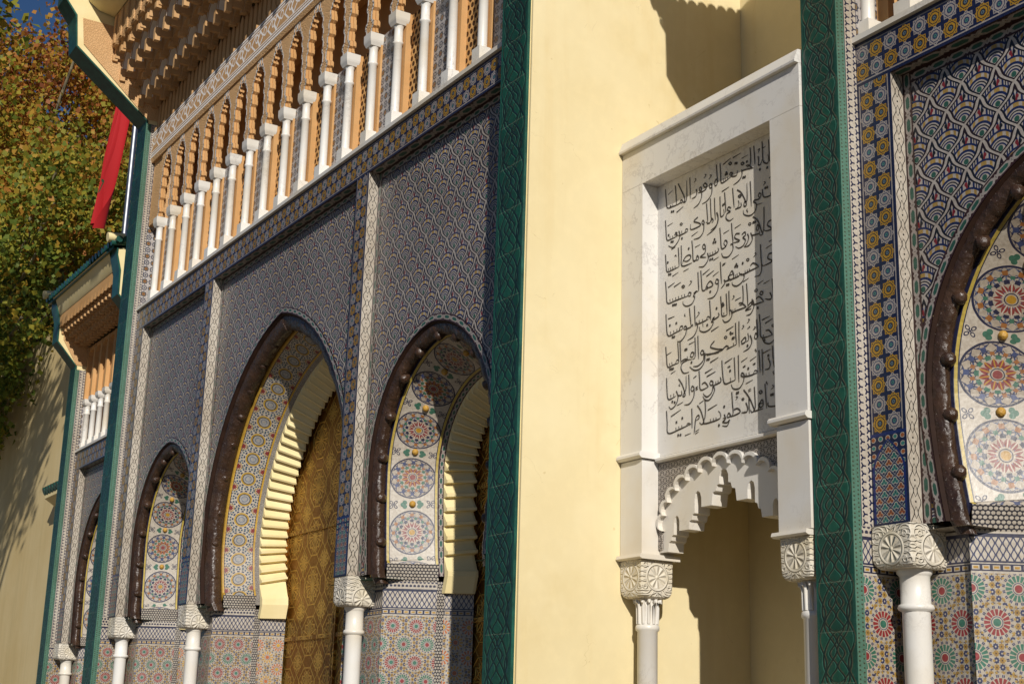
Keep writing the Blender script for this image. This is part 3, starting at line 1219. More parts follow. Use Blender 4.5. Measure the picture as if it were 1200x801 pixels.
def build_gate(name, label, P, group):
    F, zc = P['F'], P['zc']
    xL, xR, ww = P['xL'], P['xR'], P['ww']
    Yw = F - P['wp']
    root = thing(name, label, 'gateway', ((xL + xR) / 2, F, 0), group)
    ztop = P['ztop']
    Yb = F + 2.3
    pr = P['wing']                                   # profile of the wing wall, (y, z) from the ground up
    # --- wing walls
    for sg, x0 in ((1, xL), (-1, xR - ww)):
        mb = MB()
        poly = [(Yw, 0.0)] + pr + [(pr[-1][0], ztop), (Yb, ztop + 0.35), (Yb, 0.0)]
        mb.prism(poly, 'x', x0 + 0.012, x0 + ww - 0.012)
        wing = mb.build('wing_wall', 'cream_paint', root)
        path = [(Yw, 0.0)] + pr + [(pr[-1][0], ztop)]
        k = 0.03
        outp = []
        for i, p in enumerate(path):
            a = path[max(i - 1, 0)]; b = path[min(i + 1, len(path) - 1)]
            t = Vector((b[0] - a[0], b[1] - a[1])).normalized()
            outp.append((p[0] - t.y * k, p[1] + t.x * k))
        ls = lengths(path)
        mb = MB()
        mb.grid([[(x0, q[0], q[1]), (x0 + ww, q[0], q[1])] for q in outp[:2]], [s / ww for s in ls[:2]], [0, 1])
        mb.grid([[(x0, q[0], q[1]), (x0 + ww, q[0], q[1])] for q in outp[1:]], [s / ww for s in ls[1:]], [0, 1], mi=1)
        for xx in (x0, x0 + ww):
            mb.grid([[(xx, q[0], q[1]), (xx, p[0], p[1])] for q, p in zip(outp, path)], [s / ww for s in ls], [0, 0.05], mi=1)
        mb.build('tile_edge', ['green_carved_tile', 'green_glaze'], wing)
        # tiled inner side: turquoise slip and blue and white strip
        xi = x0 + ww if sg == 1 else x0
        zt_ = P['gal1'] + 0.6
        xi2 = xi + sg * 0.004
        mb = MB()
        w1, w2 = 0.055, P['wp'] - 0.055
        mb.face([(xi2, Yw - 0.028, 0), (xi2, Yw + w1, 0), (xi2, Yw + w1, zt_), (xi2, Yw - 0.028, zt_)], [(0, 0), (0, 1), (zt_ / w1, 1), (zt_ / w1, 0)], mi=0)
        mb.face([(xi2, Yw + w1, zc), (xi2, F + 0.02, zc), (xi2, F + 0.02, zt_), (xi2, Yw + w1, zt_)], [(0, 0), (0, 1), ((zt_ - zc) / w2, 1), ((zt_ - zc) / w2, 0)], mi=1)
        mb.face([(xi2, Yw + w1, 0), (xi2, F + 0.45, 0), (xi2, F + 0.45, zc), (xi2, Yw + w1, zc)], [(0, 0), (w2 + 0.4, 0), (w2 + 0.4, zc), (0, zc)], mi=2)
        mb.face([(xi2, F + 0.02, P['band1']), (xi2, F + 0.62, P['band1']), (xi2, F + 0.62, zt_), (xi2, F + 0.02, zt_)], mi=3)
        mb.build('tile_border', ['turquoise_tile', 'blue_white_tile', P['dado'], 'grey_tile'], wing)
        # carved panel on the inner side of the bracket
        mb = MB()
        a, b, c2, d2 = pr[0], pr[1], pr[2], pr[3]
        k_ = 0.09
        q = [(b[0] + k_, b[1] + 0.05), (a[0] - 0.02, a[1] + 0.02), (F + 0.2, a[1] + 0.02), (F + 0.2, c2[1] - 0.03), (c2[0] + k_, c2[1] - 0.03)]
        mb.face([(xi2, y, z) for y, z in q])
        mb.build('carved_panel', 'carved_stucco', wing)
    xi0, xi1 = xL + ww, xR - ww
    # --- frame of star tiles
    b0, b1 = P['band0'], P['band1']
    W = b1 - b0
    mb = MB()
    mb.face([(xi0, F, b0), (xi1, F, b0), (xi1, F, b1), (xi0, F, b1)], [(0, 0), ((xi1 - xi0) / W, 0), ((xi1 - xi0) / W, 1), (0, 1)])
    mb.face([(xi0, F, b1), (xi1, F, b1), (xi1, F + 0.6, b1), (xi0, F + 0.6, b1)], [(0, .01)] * 4)
    frame = mb.build('star_frame', 'star_tile', root)
    mb = MB()
    mb.face([(xi0, F + 0.13, b0), (xi1, F + 0.13, b0), (xi1, F, b0), (xi0, F, b0)], [(0, 0), ((xi1 - xi0) / .13, 0), ((xi1 - xi0) / .13, 1), (0, 1)])
    mb.build('frame_soffit', 'chain_tile', frame)
    mb = MB()
    mb.box(xi0 + 0.003, xi1 - 0.003, F - 0.035, F + 0.5, b1 + 0.004, b1 + 0.05)
    mb.build('frame_sill', 'marble', frame)
    # --- pilasters between the bays
    zm = zc + P.get('mih', 0.62)
    for x0, x1 in P['pil']:
        w = x1 - x0
        mb = MB()
        mb.face([(x0, F, zm), (x1, F, zm), (x1, F, b0), (x0, F, b0)], [(0, 0), (0, 1), ((b0 - zm) / w, 1), ((b0 - zm) / w, 0)])
        pl = mb.build('tile_pilaster', 'star_tile', root)
        mb = MB()
        k = 2.25 / ((zm - zc) / w) 
        mb.face([(x0, F, zc), (x1, F, zc), (x1, F, zm), (x0, F, zm)], [(0, 0), (1, 0), (1, 2.25), (0, 2.25)])
        mb.build('pointed_panel', 'mihrab_tile', pl)
        mb = MB()
        for xx in (x0, x1):
            mb.face([(xx, F, zc), (xx, F + 0.13, zc), (xx, F + 0.13, b0), (xx, F, b0)], [(0, 0), (0, 1), ((b0 - zc) / .13, 1), ((b0 - zc) / .13, 0)])
        mb.face([(x0, F, zc), (x1, F, zc), (x1, F + 0.13, zc), (x0, F + 0.13, zc)], [(0, .5)] * 4)
        mb.build('return_strip', 'white_wave_tile', pl)
    # --- arches, doors
    Yd = F + 1.2
    for bay in P['bays']:
        Yd = max(Yd, build_arch(root, P, bay))
    # --- piers below the springing, one footprint each
    xs = []
    Yp = F + 0.30
    edges = [(None, P['bays'][0])] + list(zip(P['bays'][:-1], P['bays'][1:])) + [(P['bays'][-1], None)]
    for a, b in edges:
        mb = MB()
        zt = zc - 0.05
        left = a['pier'][-1][0] if a else (xi0, Yp)
        right = b['pier'][1][0] if b else (xi1, Yp)
        if a:
            pts = [left, (left[0] + 0.03, Yp + 0.02)]
        else: pts = [(xi0, Yp)]
        if b: pts += [(right[0] - 0.03, Yp + 0.02), right]
        else: pts += [(xi1, Yp)]
        u = 0.0
        for p, q in zip(pts, pts[1:]):
            d = math.hypot(q[0] - p[0], q[1] - p[1])
            mb.face([(p[0], p[1], 0), (q[0], q[1], 0), (q[0], q[1], zt), (p[0], p[1], zt)], [(u, 0), (u + d, 0), (u + d, zt), (u, zt)])
            u += d
        # soffit under the spandrel
        mb.face([(pts[0][0] - 0.12, F + 0.14, zt + 0.01), (pts[-1][0] + 0.12, F + 0.14, zt + 0.01), (pts[-1][0] + 0.12, Yp + 0.3, zt + 0.01), (pts[0][0] - 0.12, Yp + 0.3, zt + 0.01)], [(0, 1.5)] * 4)
        mb.build('pier', P['dado'], root)
    for x0, x1 in P['pil']:
        build_column(root, ((x0 + x1) / 2 + P.get('colx', 0.02), F + 0.185), zc, rad=P['colr'], dep=P['capd'], wid=(x1 - x0) + 0.02)
    # --- wall behind the doors, roof over the void
    mb = MB()
    mb.box(xi0, xi1, Yd + 0.02, Yd + 0.2, 0, b1)
    mb.box(xi0, xi1, F + 0.6, Yb - 0.01, b1 - 0.1, b1)
    mb.build('back_wall', 'tan_stucco', root)
    return root, xi0, xi1, Yw


def colonnette(root, x, y, z0, z1, rad, cap, plinth):
    mb = MB()
    h = z1 - z0
    ph = plinth
    q = rad * 1.45
    mb.box(x - q, x + q, y - q, y + q, z0, z0 + ph)
    ct = h - cap
    mb.lathe([(rad, ph), (rad * 0.97, ct - cap * 1.5), (rad * 1.17, ct - cap * 1.45), (rad * 1.2, ct - cap * 1.3), (rad * 1.0, ct - cap * 1.22), (rad * 1.0, ct - cap * 0.2), (rad * 1.25, ct)], (x, y, z0), 14)
    col = mb.build('colonnette', 'white_marble', root, origin=(x, y, z0))
    mb = MB()
    k = rad * 1.75
    rows = []
    for z, q in ((ct, 0.75), (ct + cap * 0.3, 0.95), (ct + cap * 0.45, 1.0), (h, 1.02)):
        rows.append([(x - k * q, y - k * q, z0 + z), (x + k * q, y - k * q, z0 + z), (x + k * q, y + k * q, z0 + z), (x - k * q, y + k * q, z0 + z)])
    mb.grid(rows, closed=True); mb.face(rows[0][::-1]); mb.face(rows[-1])
    mb.build('capital', 'marble', col, origin=(x, y, z0))
    return col


STEPS = [(0.12, 0.0), (0.12, 0.05), (0.17, 0.07), (0.17, 0.13), (0.095, 0.16), (0.095, 0.27), (0.145, 0.30), (0.145, 0.36), (0.12, 0.37), (0.12, 0.45), (0.175, 0.48), (0.175, 0.54), (0.15, 0.55), (0.15, 0.62), (0.215, 0.65), (0.215, 0.71), (0.19, 0.72), (0.19, 0.78), (0.265, 0.80), (0.265, 0.86),
         (0.33, 0.85), (0.33, 0.93), (0.39, 0.90), (0.39, 1.0), (0.45, 1.04), (0.45, 0.93), (0.495, 0.95)]


def lambrequin(root, x0, x1, zb, zp, zt, F, deep, k):
    """one stalactite arch between two colonnettes: corbelled plates over a deep dark recess"""
    w = x1 - x0
    mb = MB(); tr = MB()
    layers = ((F + 0.0, F + 0.035, 0.0, 1.0), (F + 0.035, F + 0.065, 0.03, 0.985), (F + 0.065, F + 0.085, -0.015, 1.0))
    for li, (ya, yb, nar, hk) in enumerate(layers):
        prof = []
        for i, (s_, h) in enumerate(STEPS):
            x = s_ + nar
            prof.append((min(0.497, x), h * hk))
        pts = [(x0 + w * s_, zb + (zp - zb) * h) for s_, h in prof] + [(x1 - w * s_, zb + (zp - zb) * h) for s_, h in prof[::-1]]
        poly = [(x0, zb)] + pts + [(x1, zb), (x1, zt - 0.0015 * li), (x0, zt - 0.0015 * li)]
        mb.prism(poly, 'y', ya, yb - 0.001)
        if li == 0:
            mb.mi[-2] = 1
            for a, b in zip(pts, pts[1:]):
                if math.hypot(b[0] - a[0], b[1] - a[1]) < 1e-4: continue
                t = Vector((b[0] - a[0], b[1] - a[1])).normalized()
                nx, nz = -t.y, t.x
                g = 0.030
                tr.face([(a[0], F - 0.006, a[1]), (b[0], F - 0.006, b[1]), (b[0] + nx * g, F - 0.006, b[1] + nz * g), (a[0] + nx * g, F - 0.006, a[1] + nz * g)])
    o = mb.build('stalactite_arch', ['orange_stucco', 'carved_stucco'], root)
    tr.build('white_edging', 'pale_trim', o)
    return o


def tier(mb, tr, xa, xb, pitch, yf, yb, zb, zt, drop, k0=0.0):
    """row of corbelled arches hanging from a ceiling"""
    n = max(2, int(round((xb - xa) / pitch)))
    p = (xb - xa) / n
    N = 9
    for i in range(n):
        x = xa + i * p
        hw = p * (0.43 if tr else 0.36)
        arc = []
        for k in range(N + 1):
            a = PI * k / N
            arc.append((x + p / 2 - hw * math.cos(a), zb + drop * (0.30 + 0.62 * math.sin(a) ** 0.8)))
        poly = [(x, zb), (x + p / 2 - hw, zb), *arc, (x + p / 2 + hw, zb), (x + p, zb), (x + p, zt), (x, zt)]
        mb.prism(poly, 'y', yf, yb)
        # hanging drop between two arches
        mb.box(x - p * 0.10, x + p * 0.10, yf - 0.03, yf + 0.05, zb - drop * 0.22, zb + drop * 0.28)
        if tr:
            inn = [(x + p / 2 + (q[0] - x - p / 2) * 0.985, zb + (q[1] - zb) * 0.985) for q in arc]
            dd = (yb - yf)
            mb.grid([[(a[0], yf + dd * 0.03, a[1]), (a[0], yf + dd * 0.85, a[1])] for a in inn[:-2]], mi=1, smooth=True)
            for k in range(0, N - 2):
                a, b = arc[k], arc[k + 1]
                cx, cz = x + p / 2, zb
                o1 = (cx + (a[0] - cx) * 1.14, cz + (a[1] - cz) * 1.06); o2 = (cx + (b[0] - cx) * 1.14, cz + (b[1] - cz) * 1.06)
                mb.face([(a[0], yf - 0.004, a[1]), (b[0], yf - 0.004, b[1]), (o2[0], yf - 0.004, o2[1]), (o1[0], yf - 0.004, o1[1])], mi=1)

# ------------------------------------------------------------------ the gateways
PL = dict(F=6.40, zc=3.20, xL=-22.256, xR=-10.095, ww=0.445, wp=0.14, ztop=13.95,
          wing=[(6.26, 11.15), (5.005, 12.14), (4.95, 12.66), (4.75, 12.91)],
          band0=7.61, band1=7.943, gal1=10.5, dado='dado_tile', colr=0.088, capd=0.36, mih=0.62,
          pil=[(-21.81, -21.47), (-18.73, -18.415), (-13.925, -13.62), (-10.78, -10.475)],
          bays=[
              dict(xa=-21.47, xb=-18.73, c=-20.12, hw=1.24, zs=4.27, za=5.60, W=0.53, reveal='medallion_tile', period=0.60, stepw=0.30),
              dict(xa=-18.415, xb=-13.925, c=-16.19, hw=2.19, zs=3.97, za=6.62, W=0.42, reveal='rosette_tile', period=None, big=True, roll=0.27, stepw=0.33),
              dict(xa=-13.62, xb=-10.78, c=-12.24, hw=1.24, zs=4.27, za=5.60, W=0.53, reveal='medallion_tile', period=0.60, stepw=0.30)])
big, bx0, bx1, bYw = build_gate('palace_gateway', 'widest gateway, three pointed arches below a white marble gallery, mid photo', PL, 'tiled palace gateways')


def small_params(x0, wall, hw, zs, za, top, wing):
    F = 7.5
    return dict(F=F, zc=3.14, xL=x0, xR=x0 + 0.375 + 0.345 + wall + 0.345 + 0.375, ww=0.375, wp=0.17, ztop=top,
                wing=wing,
                band0=6.50, band1=6.86, gal1=7.95, dado='dado_tile_large', colr=0.099, capd=0.44, mih=0.66,
                pil=[(x0 + 0.375, x0 + 0.72), (x0 + 0.72 + wall, x0 + 1.065 + wall)],
                bays=[dict(xa=x0 + 0.72, xb=x0 + 0.72 + wall, c=x0 + 0.72 + wall / 2, hw=hw, zs=zs, za=za, W=0.62, reveal='medallion_tile_large', period=0.645, roll=0.165, stepw=0.34)])


PR = small_params(-7.72, 3.10, 1.46, 4.05, 5.66, 9.66, [(7.33, 8.60), (6.80, 9.09), (6.79, 9.53), (6.72, 9.62)])
right, rx0, rx1, rYw = build_gate('palace_gateway', 'nearest gateway, cut off at the right edge, large round medallions inside its arch', PR, 'tiled palace gateways')
PS = small_params(-29.20, 2.95, 1.36, 4.35, 5.95, 9.92, [(7.33, 8.62), (6.91, 9.08), (6.90, 9.52), (6.82, 9.80)])
small, sx0, sx1, sYw = build_gate('palace_gateway', 'farthest gateway, with visible green tiled roof, beside the tree-shaded wall on the left', PS, 'tiled palace gateways')


def tile_roof(root, x0, x1, ye, ze, yb, zb, pitch=0.20, rad=0.075):
    mb = MB()
    n = int((x1 - x0) / pitch)
    mb.face([(x0, ye, ze), (x1, ye, ze), (x1, yb, zb), (x0, yb, zb)])
    mb.face([(x0, yb, zb - 0.12), (x1, yb, zb - 0.12), (x1, ye, ze - 0.06), (x0, ye, ze - 0.06)])
    mb.face([(x0, ye, ze - 0.06), (x1, ye, ze - 0.06), (x1, ye, ze), (x0, ye, ze)])
    for i in range(n + 1):
        x = x0 + (x1 - x0) * i / n
        k = 6
        for j in range(k):
            a, b = j / k, (j + 1.12) / k
            pa = (x, ye - 0.05 + (yb - ye) * a, ze + 0.035 + (zb - ze) * a)
            pb = (x, ye - 0.05 + (yb - ye) * min(b, 1), ze + 0.06 + (zb - ze) * min(b, 1))
            mb.tube([pa, pb], [rad, rad * 0.8], 8)
    # verge tiles, laid crosswise along both sides
    m = int((yb - ye) / 0.12)
    for xx in (x0, x1):
        for j in range(m):
            a = (j + 0.5) / m
            y, z = ye + (yb - ye) * a, ze + 0.10 + (zb - ze) * a
            mb.tube([(xx - 0.14, y, z - 0.02), (xx + 0.14, y, z - 0.02)], [0.062, 0.062], 8)
    return mb.build('tile_roof', 'green_glaze', root)


# upper part of the wide gateway: gallery, frieze, stalactite cornice, roof
F = PL['F']; b1 = PL['band1']
xs = [-21.31 + 0.6245 * i for i in range(18)]
z0 = b1 + 0.052
zcap = 9.36
mb = MB()
mb.box(bx0, bx1, F + 0.21, F + 0.7, b1 - 0.02, 9.35)
mb.box(bx0, bx1, F + 0.55, F + 0.8, 9.365, 11.9)
mb.box(bx0, bx1, F + 0.14, F + 0.549, 10.51, 10.6)
mb.build('gallery_wall', 'orange_stucco', big)
proto = colonnette(big, xs[0], F + 0.065, z0, zcap, 0.050, 0.15, 0.17)
for x in xs[1:]: copy_part(proto, (x, F + 0.065, z0))
mb = MB()
mb.box(xs[0] - 0.075, xs[0] + 0.075, F + 0.12, F + 0.209, z0, 9.36)
jp = mb.build('gallery_pier', 'orange_stucco', big, origin=(xs[0], F + 0.15, z0), bevel=0.012)
for x in xs[1:]: copy_part(jp, (x, F + 0.15, z0))
for i, (a, b) in enumerate(zip(xs[:-1], xs[1:])):
    mb = MB()
    yy = F + 0.145 if i % 2 == 0 else F + 0.19
    mb.box(a + 0.0755, b - 0.0755, yy, F + 0.208, z0, 9.358)
    mb.build('tile_infill' if i % 2 == 0 else 'pierced_infill', 'grey_tile' if i % 2 == 0 else 'lattice_stucco', big)
    lambrequin(big, a, b, zcap + 0.004, 10.40, 10.498, F, 0.615, i)
for a, b in ((bx0, xs[0]), (xs[-1], bx1)):
    mb = MB(); mb.box(a + 0.004, b, F + 0.03, F + 0.545, zcap + 0.004, 10.498)
    mb.build('end_block', 'carved_stucco', big)
mb = MB()
h = 0.46
fy = F - 0.04
mb.face([(bx0, fy, 10.505), (bx1, fy, 10.505), (bx1, fy, 10.505 + h), (bx0, fy, 10.505 + h)], [(0, 0), ((bx1 - bx0) / h, 0), ((bx1 - bx0) / h, 1), (0, 1)])
mb.face([(bx0, fy, 10.505 + h), (bx1, fy, 10.505 + h), (bx1, F + .2, 10.505 + h), (bx0, F + .2, 10.505 + h)], [(0, 0.5)] * 4)
frz = mb.build('frieze', 'calligraphy_stucco', big)
mb = MB()
mb.face([(bx0, F + .2, 10.50), (bx1, F + .2, 10.50), (bx1, F - .02, 10.44), (bx0, F - .02, 10.44)], [(0, 0.5)] * 4)
mb.face([(bx0, F - .02, 10.44), (bx1, F - .02, 10.44), (bx1, fy, 10.505), (bx0, fy, 10.505)], [(0, 0.5)] * 4)
mb.build('frieze_soffit', 'carved_stucco', frz)
mb = MB()
n = 66
p = (bx1 - bx0) / n
for i in range(n):
    x = bx0 + i * p
    poly = [(x + 0.012, 10.97), (x + p - 0.05, 10.97), (x + p - 0.05, 11.42), (x + p / 2 - 0.02, 11.50), (x + 0.012, 11.42)]
    mb.prism(poly, 'y', F + 0.01, F + 0.16)
    mb.box(x + 0.03, x + p - 0.07, F - 0.036, F + 0.009, 10.968, 11.03)
mb.build('fluted_band', 'tan_stucco', big)


def cornice(root, x0, x1, tiers, pitch, F, wallz):
    for yf, yb, zb, zt, drop, light, ph in tiers:
        mb = MB()
        tier(mb, light, x0 + 0.006, x1 - 0.006, pitch, yf, yb - 0.002, zb, zt, drop)
        mb.build('cornice_tier', ['tan_stucco', 'pale_trim'], root)


cornice(big, bx0, bx1, [(6.32, 6.42, 11.42, 11.80, 0.16, False, 0), (6.09, 6.32, 11.44, 12.05, 0.42, True, 0),
                         (5.99, 6.09, 11.70, 12.14, 0.18, False, 0), (5.75, 5.99, 11.80, 12.44, 0.42, True, 0), (5.60, 5.75, 12.06, 12.70, 0.20, False, 0)], 0.43, F, 11.9)
mb = MB()
n = 34
p = (bx1 - bx0 - 0.02) / n
for i in range(n):
    x = bx0 + 0.01 + i * p
    mb.prism([(x, 12.30), (x + p * 0.25, 12.21), (x + p * 0.75, 12.21), (x + p, 12.30), (x + p, 12.78), (x, 12.78)], 'y', 5.54, 5.598)
    mb.box(x + p * 0.36, x + p * 0.64, 5.515, 5.538, 12.24, 12.74)
mb.build('cornice_front', 'carved_stucco', big)
mb = MB()
cav = [(5.53, 12.785), (5.28, 12.83), (5.10, 12.95), (4.98, 13.25), (4.86, 13.55), (4.82, 13.80)]
mb.grid([[(bx0 + 0.01, y, z) for y, z in cav], [(bx1 - 0.01, y, z) for y, z in cav]], [0, 11], [0, .1, .2, .5, .8, 1], smooth=True)
mb.face([(bx0, 4.82, 13.8), (bx1, 4.82, 13.8), (bx1, 8.6, 14.2), (bx0, 8.6, 14.2)])
mb.build('cornice_cove', 'cream_paint', big)
tile_roof(big, PL['xL'], PL['xR'], 4.60, 13.99, 8.70, 14.45)
mb = MB()
mb.box(PL['xL'] + 0.02, PL['xL'] + 0.3, 6.9, 9.3, 0, 13.9); mb.box(bx0, bx1, 8.3, 8.55, 7, 14.0)
mb.build('rear_wall', 'cream_paint', big)

# upper part of the two lower gateways
for root, P, xa, xb in ((right, PR, rx0, rx1), (small, PS, sx0, sx1)):
    F = P['F']; b1 = P['band1']; z0 = b1 + 0.052
    mb = MB(); mb.box(xa, xb, F + 0.42, F + 0.6, b1 - 0.02, 9.7)
    mb.build('gallery_wall', 'orange_stucco', root)
    n = int(round((xb - xa) / 0.44))
    p = (xb - xa) / n
    x = [xa + p * (i + 0.08) for i in range(n)] + [xb - p * 0.08]
    proto = colonnette(root, x[0], F + 0.12, z0, 7.95, 0.056, 0.12, 0.15)
    for q in x[1:]: copy_part(proto, (q, F + 0.12, z0))
    mb = MB(); mb.box(x[0] - 0.09, x[0] + 0.09, F + 0.25, F + 0.419, z0, 7.949)
    jp = mb.build('gallery_pier', 'orange_stucco', root, origin=(x[0], F + 0.3, z0))
    for q in x[1:]: copy_part(jp, (q, F + 0.3, z0))
    for a, b in zip(x[:-1], x[1:]):
        mb = MB(); mb.box(a + 0.091, b - 0.091, F + 0.38, F + 0.418, z0, 7.949)
        mb.build('pierced_infill', 'lattice_stucco', root)
        # tall fluted panel with a round head over each opening
        mb = MB()
        mb.box(a + 0.002, b - 0.002, F + 0.10, F + 0.41, 7.955, 9.02)
        mb.box(a - 0.045, a + 0.045, F + 0.02, F + 0.099, 7.956, 9.02)
        for k in range(4):
            zz = 8.10 + k * 0.22
            mb.box(a + 0.16, b - 0.16, F + 0.085, F + 0.099, zz, zz + 0.07)
        arc = [(a + 0.05 + (b - a - 0.10) * (0.5 - 0.5 * math.cos(PI * k / 8)), 8.86 + 0.10 * math.sin(PI * k / 8)) for k in range(9)]
        mb.prism([(a + 0.046, 9.019), (a + 0.046, 8.86), *arc[1:-1], (b - 0.046, 8.86), (b - 0.046, 9.019)], 'y', F + 0.03, F + 0.099)
        mb.build('fluted_panel', 'orange_stucco', root)
    cornice(root, xa, xb, [(7.33, 7.49, 9.03, 9.20, 0.10, False, 0), (7.21, 7.33, 9.08, 9.28, 0.12, False, 0), (7.09, 7.21, 9.17, 9.38, 0.12, False, 0),
                            (6.98, 7.09, 9.26, 9.5, 0.12, False, 0), (6.93, 6.98, 9.38, 9.6, 0.12, False, 0)], 0.225, F, 9.7)
    mb = MB()
    n = int((xb - xa) / 0.225); p = (xb - xa - 0.02) / n
    for i in range(n):
        q = xa + 0.01 + i * p
        mb.prism([(q, 9.48), (q + p * 0.3, 9.36), (q + p * 0.7, 9.36), (q + p, 9.48), (q + p, 9.60), (q, 9.60)], 'y', 6.89, 6.928)
    mb.build('cornice_front', 'orange_stucco', root)
    mb = MB()
    tp = P['ztop']
    cav = [(6.885, 9.60), (6.86, 9.605 + 0.1 * (tp - 9.6)), (6.82, 9.6 + 0.5 * (tp - 9.6)), (6.76, tp - 0.01), (6.70, tp + 0.005)]
    mb.grid([[(xa + 0.01, y, z) for y, z in cav], [(xb - 0.01, y, z) for y, z in cav]], [0, 11], [0, .1, .2, .5, 1], smooth=True)
    mb.build('cornice_cove', 'cream_paint', root)
    tile_roof(root, P['xL'], P['xR'], 6.72, tp + 0.035, 9.80, tp + 0.475, 0.19, 0.06)
    for q in (P['xL'], P['xR']):
        mb = MB(); mb.tube([(q, 6.60, tp + 0.16), (q, 6.9, tp + 0.20)], 0.085, 14)
        mb.build('ridge_end', 'cream_paint', root)

# ------------------------------------------------------------------ plaster walls
mb = MB()
mb.box(-10.30, -10.08, 6.275, 8.72, 0, 13.6)
mb.box(-10.30, -7.0, 8.722, 8.95, 0, 12.5)
w = mb.build('plaster_wall', 'yellow_plaster')
tag(w, 'bright yellow plaster wall turning a corner behind the marble inscription niche', 'wall')
mb = MB()
mb.box(-75, -29.0, 7.70, 8.2, 0, 10.3)
w = mb.build('plaster_wall', 'pale_plaster')
tag(w, 'pale plaster wall with tree shadow on it at the far left', 'wall')
hood = thing('tiled_hood', 'small green tiled hood sticking out of the pale wall at the far left', 'roof', (-30.4, 7.7, 6.2))
mb = MB()
for i in range(6):
    x = -30.35 + i * 0.2
    mb.tube([(x, 7.32, 6.26), (x, 7.69, 6.42)], [0.085, 0.075], 8)
mb.build('roof_tile', 'green_glaze', hood)
mb = MB(); mb.prism([(7.36, 6.12), (7.36, 6.20), (7.698, 6.34), (7.698, 5.95), (7.55, 6.0)], 'x', -30.37, -29.3)
mb.build('bracket', 'cream_paint', hood)

# ------------------------------------------------------------------ marble niche with the inscription
N = 7.28
niche = thing('inscription_niche', 'white marble niche framing a panel of carved Arabic verse, between two gateways', 'niche', (-8.92, N, 0))
xl, xr, il, ir = -10.076, -7.738, -9.77, -8.085
for k, (a, b) in enumerate(((xl, il), (ir, xr))):
    mb = MB(); mb.box(a, b, N, 7.78, 4.025, 6.447)
    mb.build('jamb', 'marble', niche, bevel=0.006)
    mb = MB(); mb.box(a + 0.004, b, N + 0.004, 7.62, 3.158, 3.955)
    mb.build('lower_jamb', 'marble', niche, bevel=0.006)
mb = MB(); mb.box(xl, xr, N, 7.80, 6.45, 6.812)
mb.build('lintel', 'marble', niche, bevel=0.006)
mb = MB(); mb.prism([(N - 0.040, 6.815), (N - 0.044, 6.832), (N - 0.006, 6.928), (N + 0.01, 6.93), (7.84, 6.93), (7.84, 6.815)], 'x', xl, xr)
mb.build('cornice', 'marble', niche, bevel=0.004)
mb = MB(); mb.box(il, ir, 7.45, 7.52, 3.99, 6.447)
panel = mb.build('inscription_panel', 'marble', niche)
mb = MB()
for a, b in ((xl - 0.0, il + 0.03), (ir - 0.045, xr + 0.02)):
    mb.prism([(N - 0.045, 3.98), (N - 0.045, 4.0), (N - 0.03, 4.018), (7.5, 4.018), (7.5, 3.962), (N - 0.02, 3.962)], 'x', a, b)
mb.prism([(7.40, 3.945), (7.40, 3.965), (7.45, 3.988), (7.6, 3.988), (7.6, 3.935), (7.42, 3.935)], 'x', il + 0.03, ir - 0.045)
mb.build('shelf', 'marble', niche, bevel=0.003)

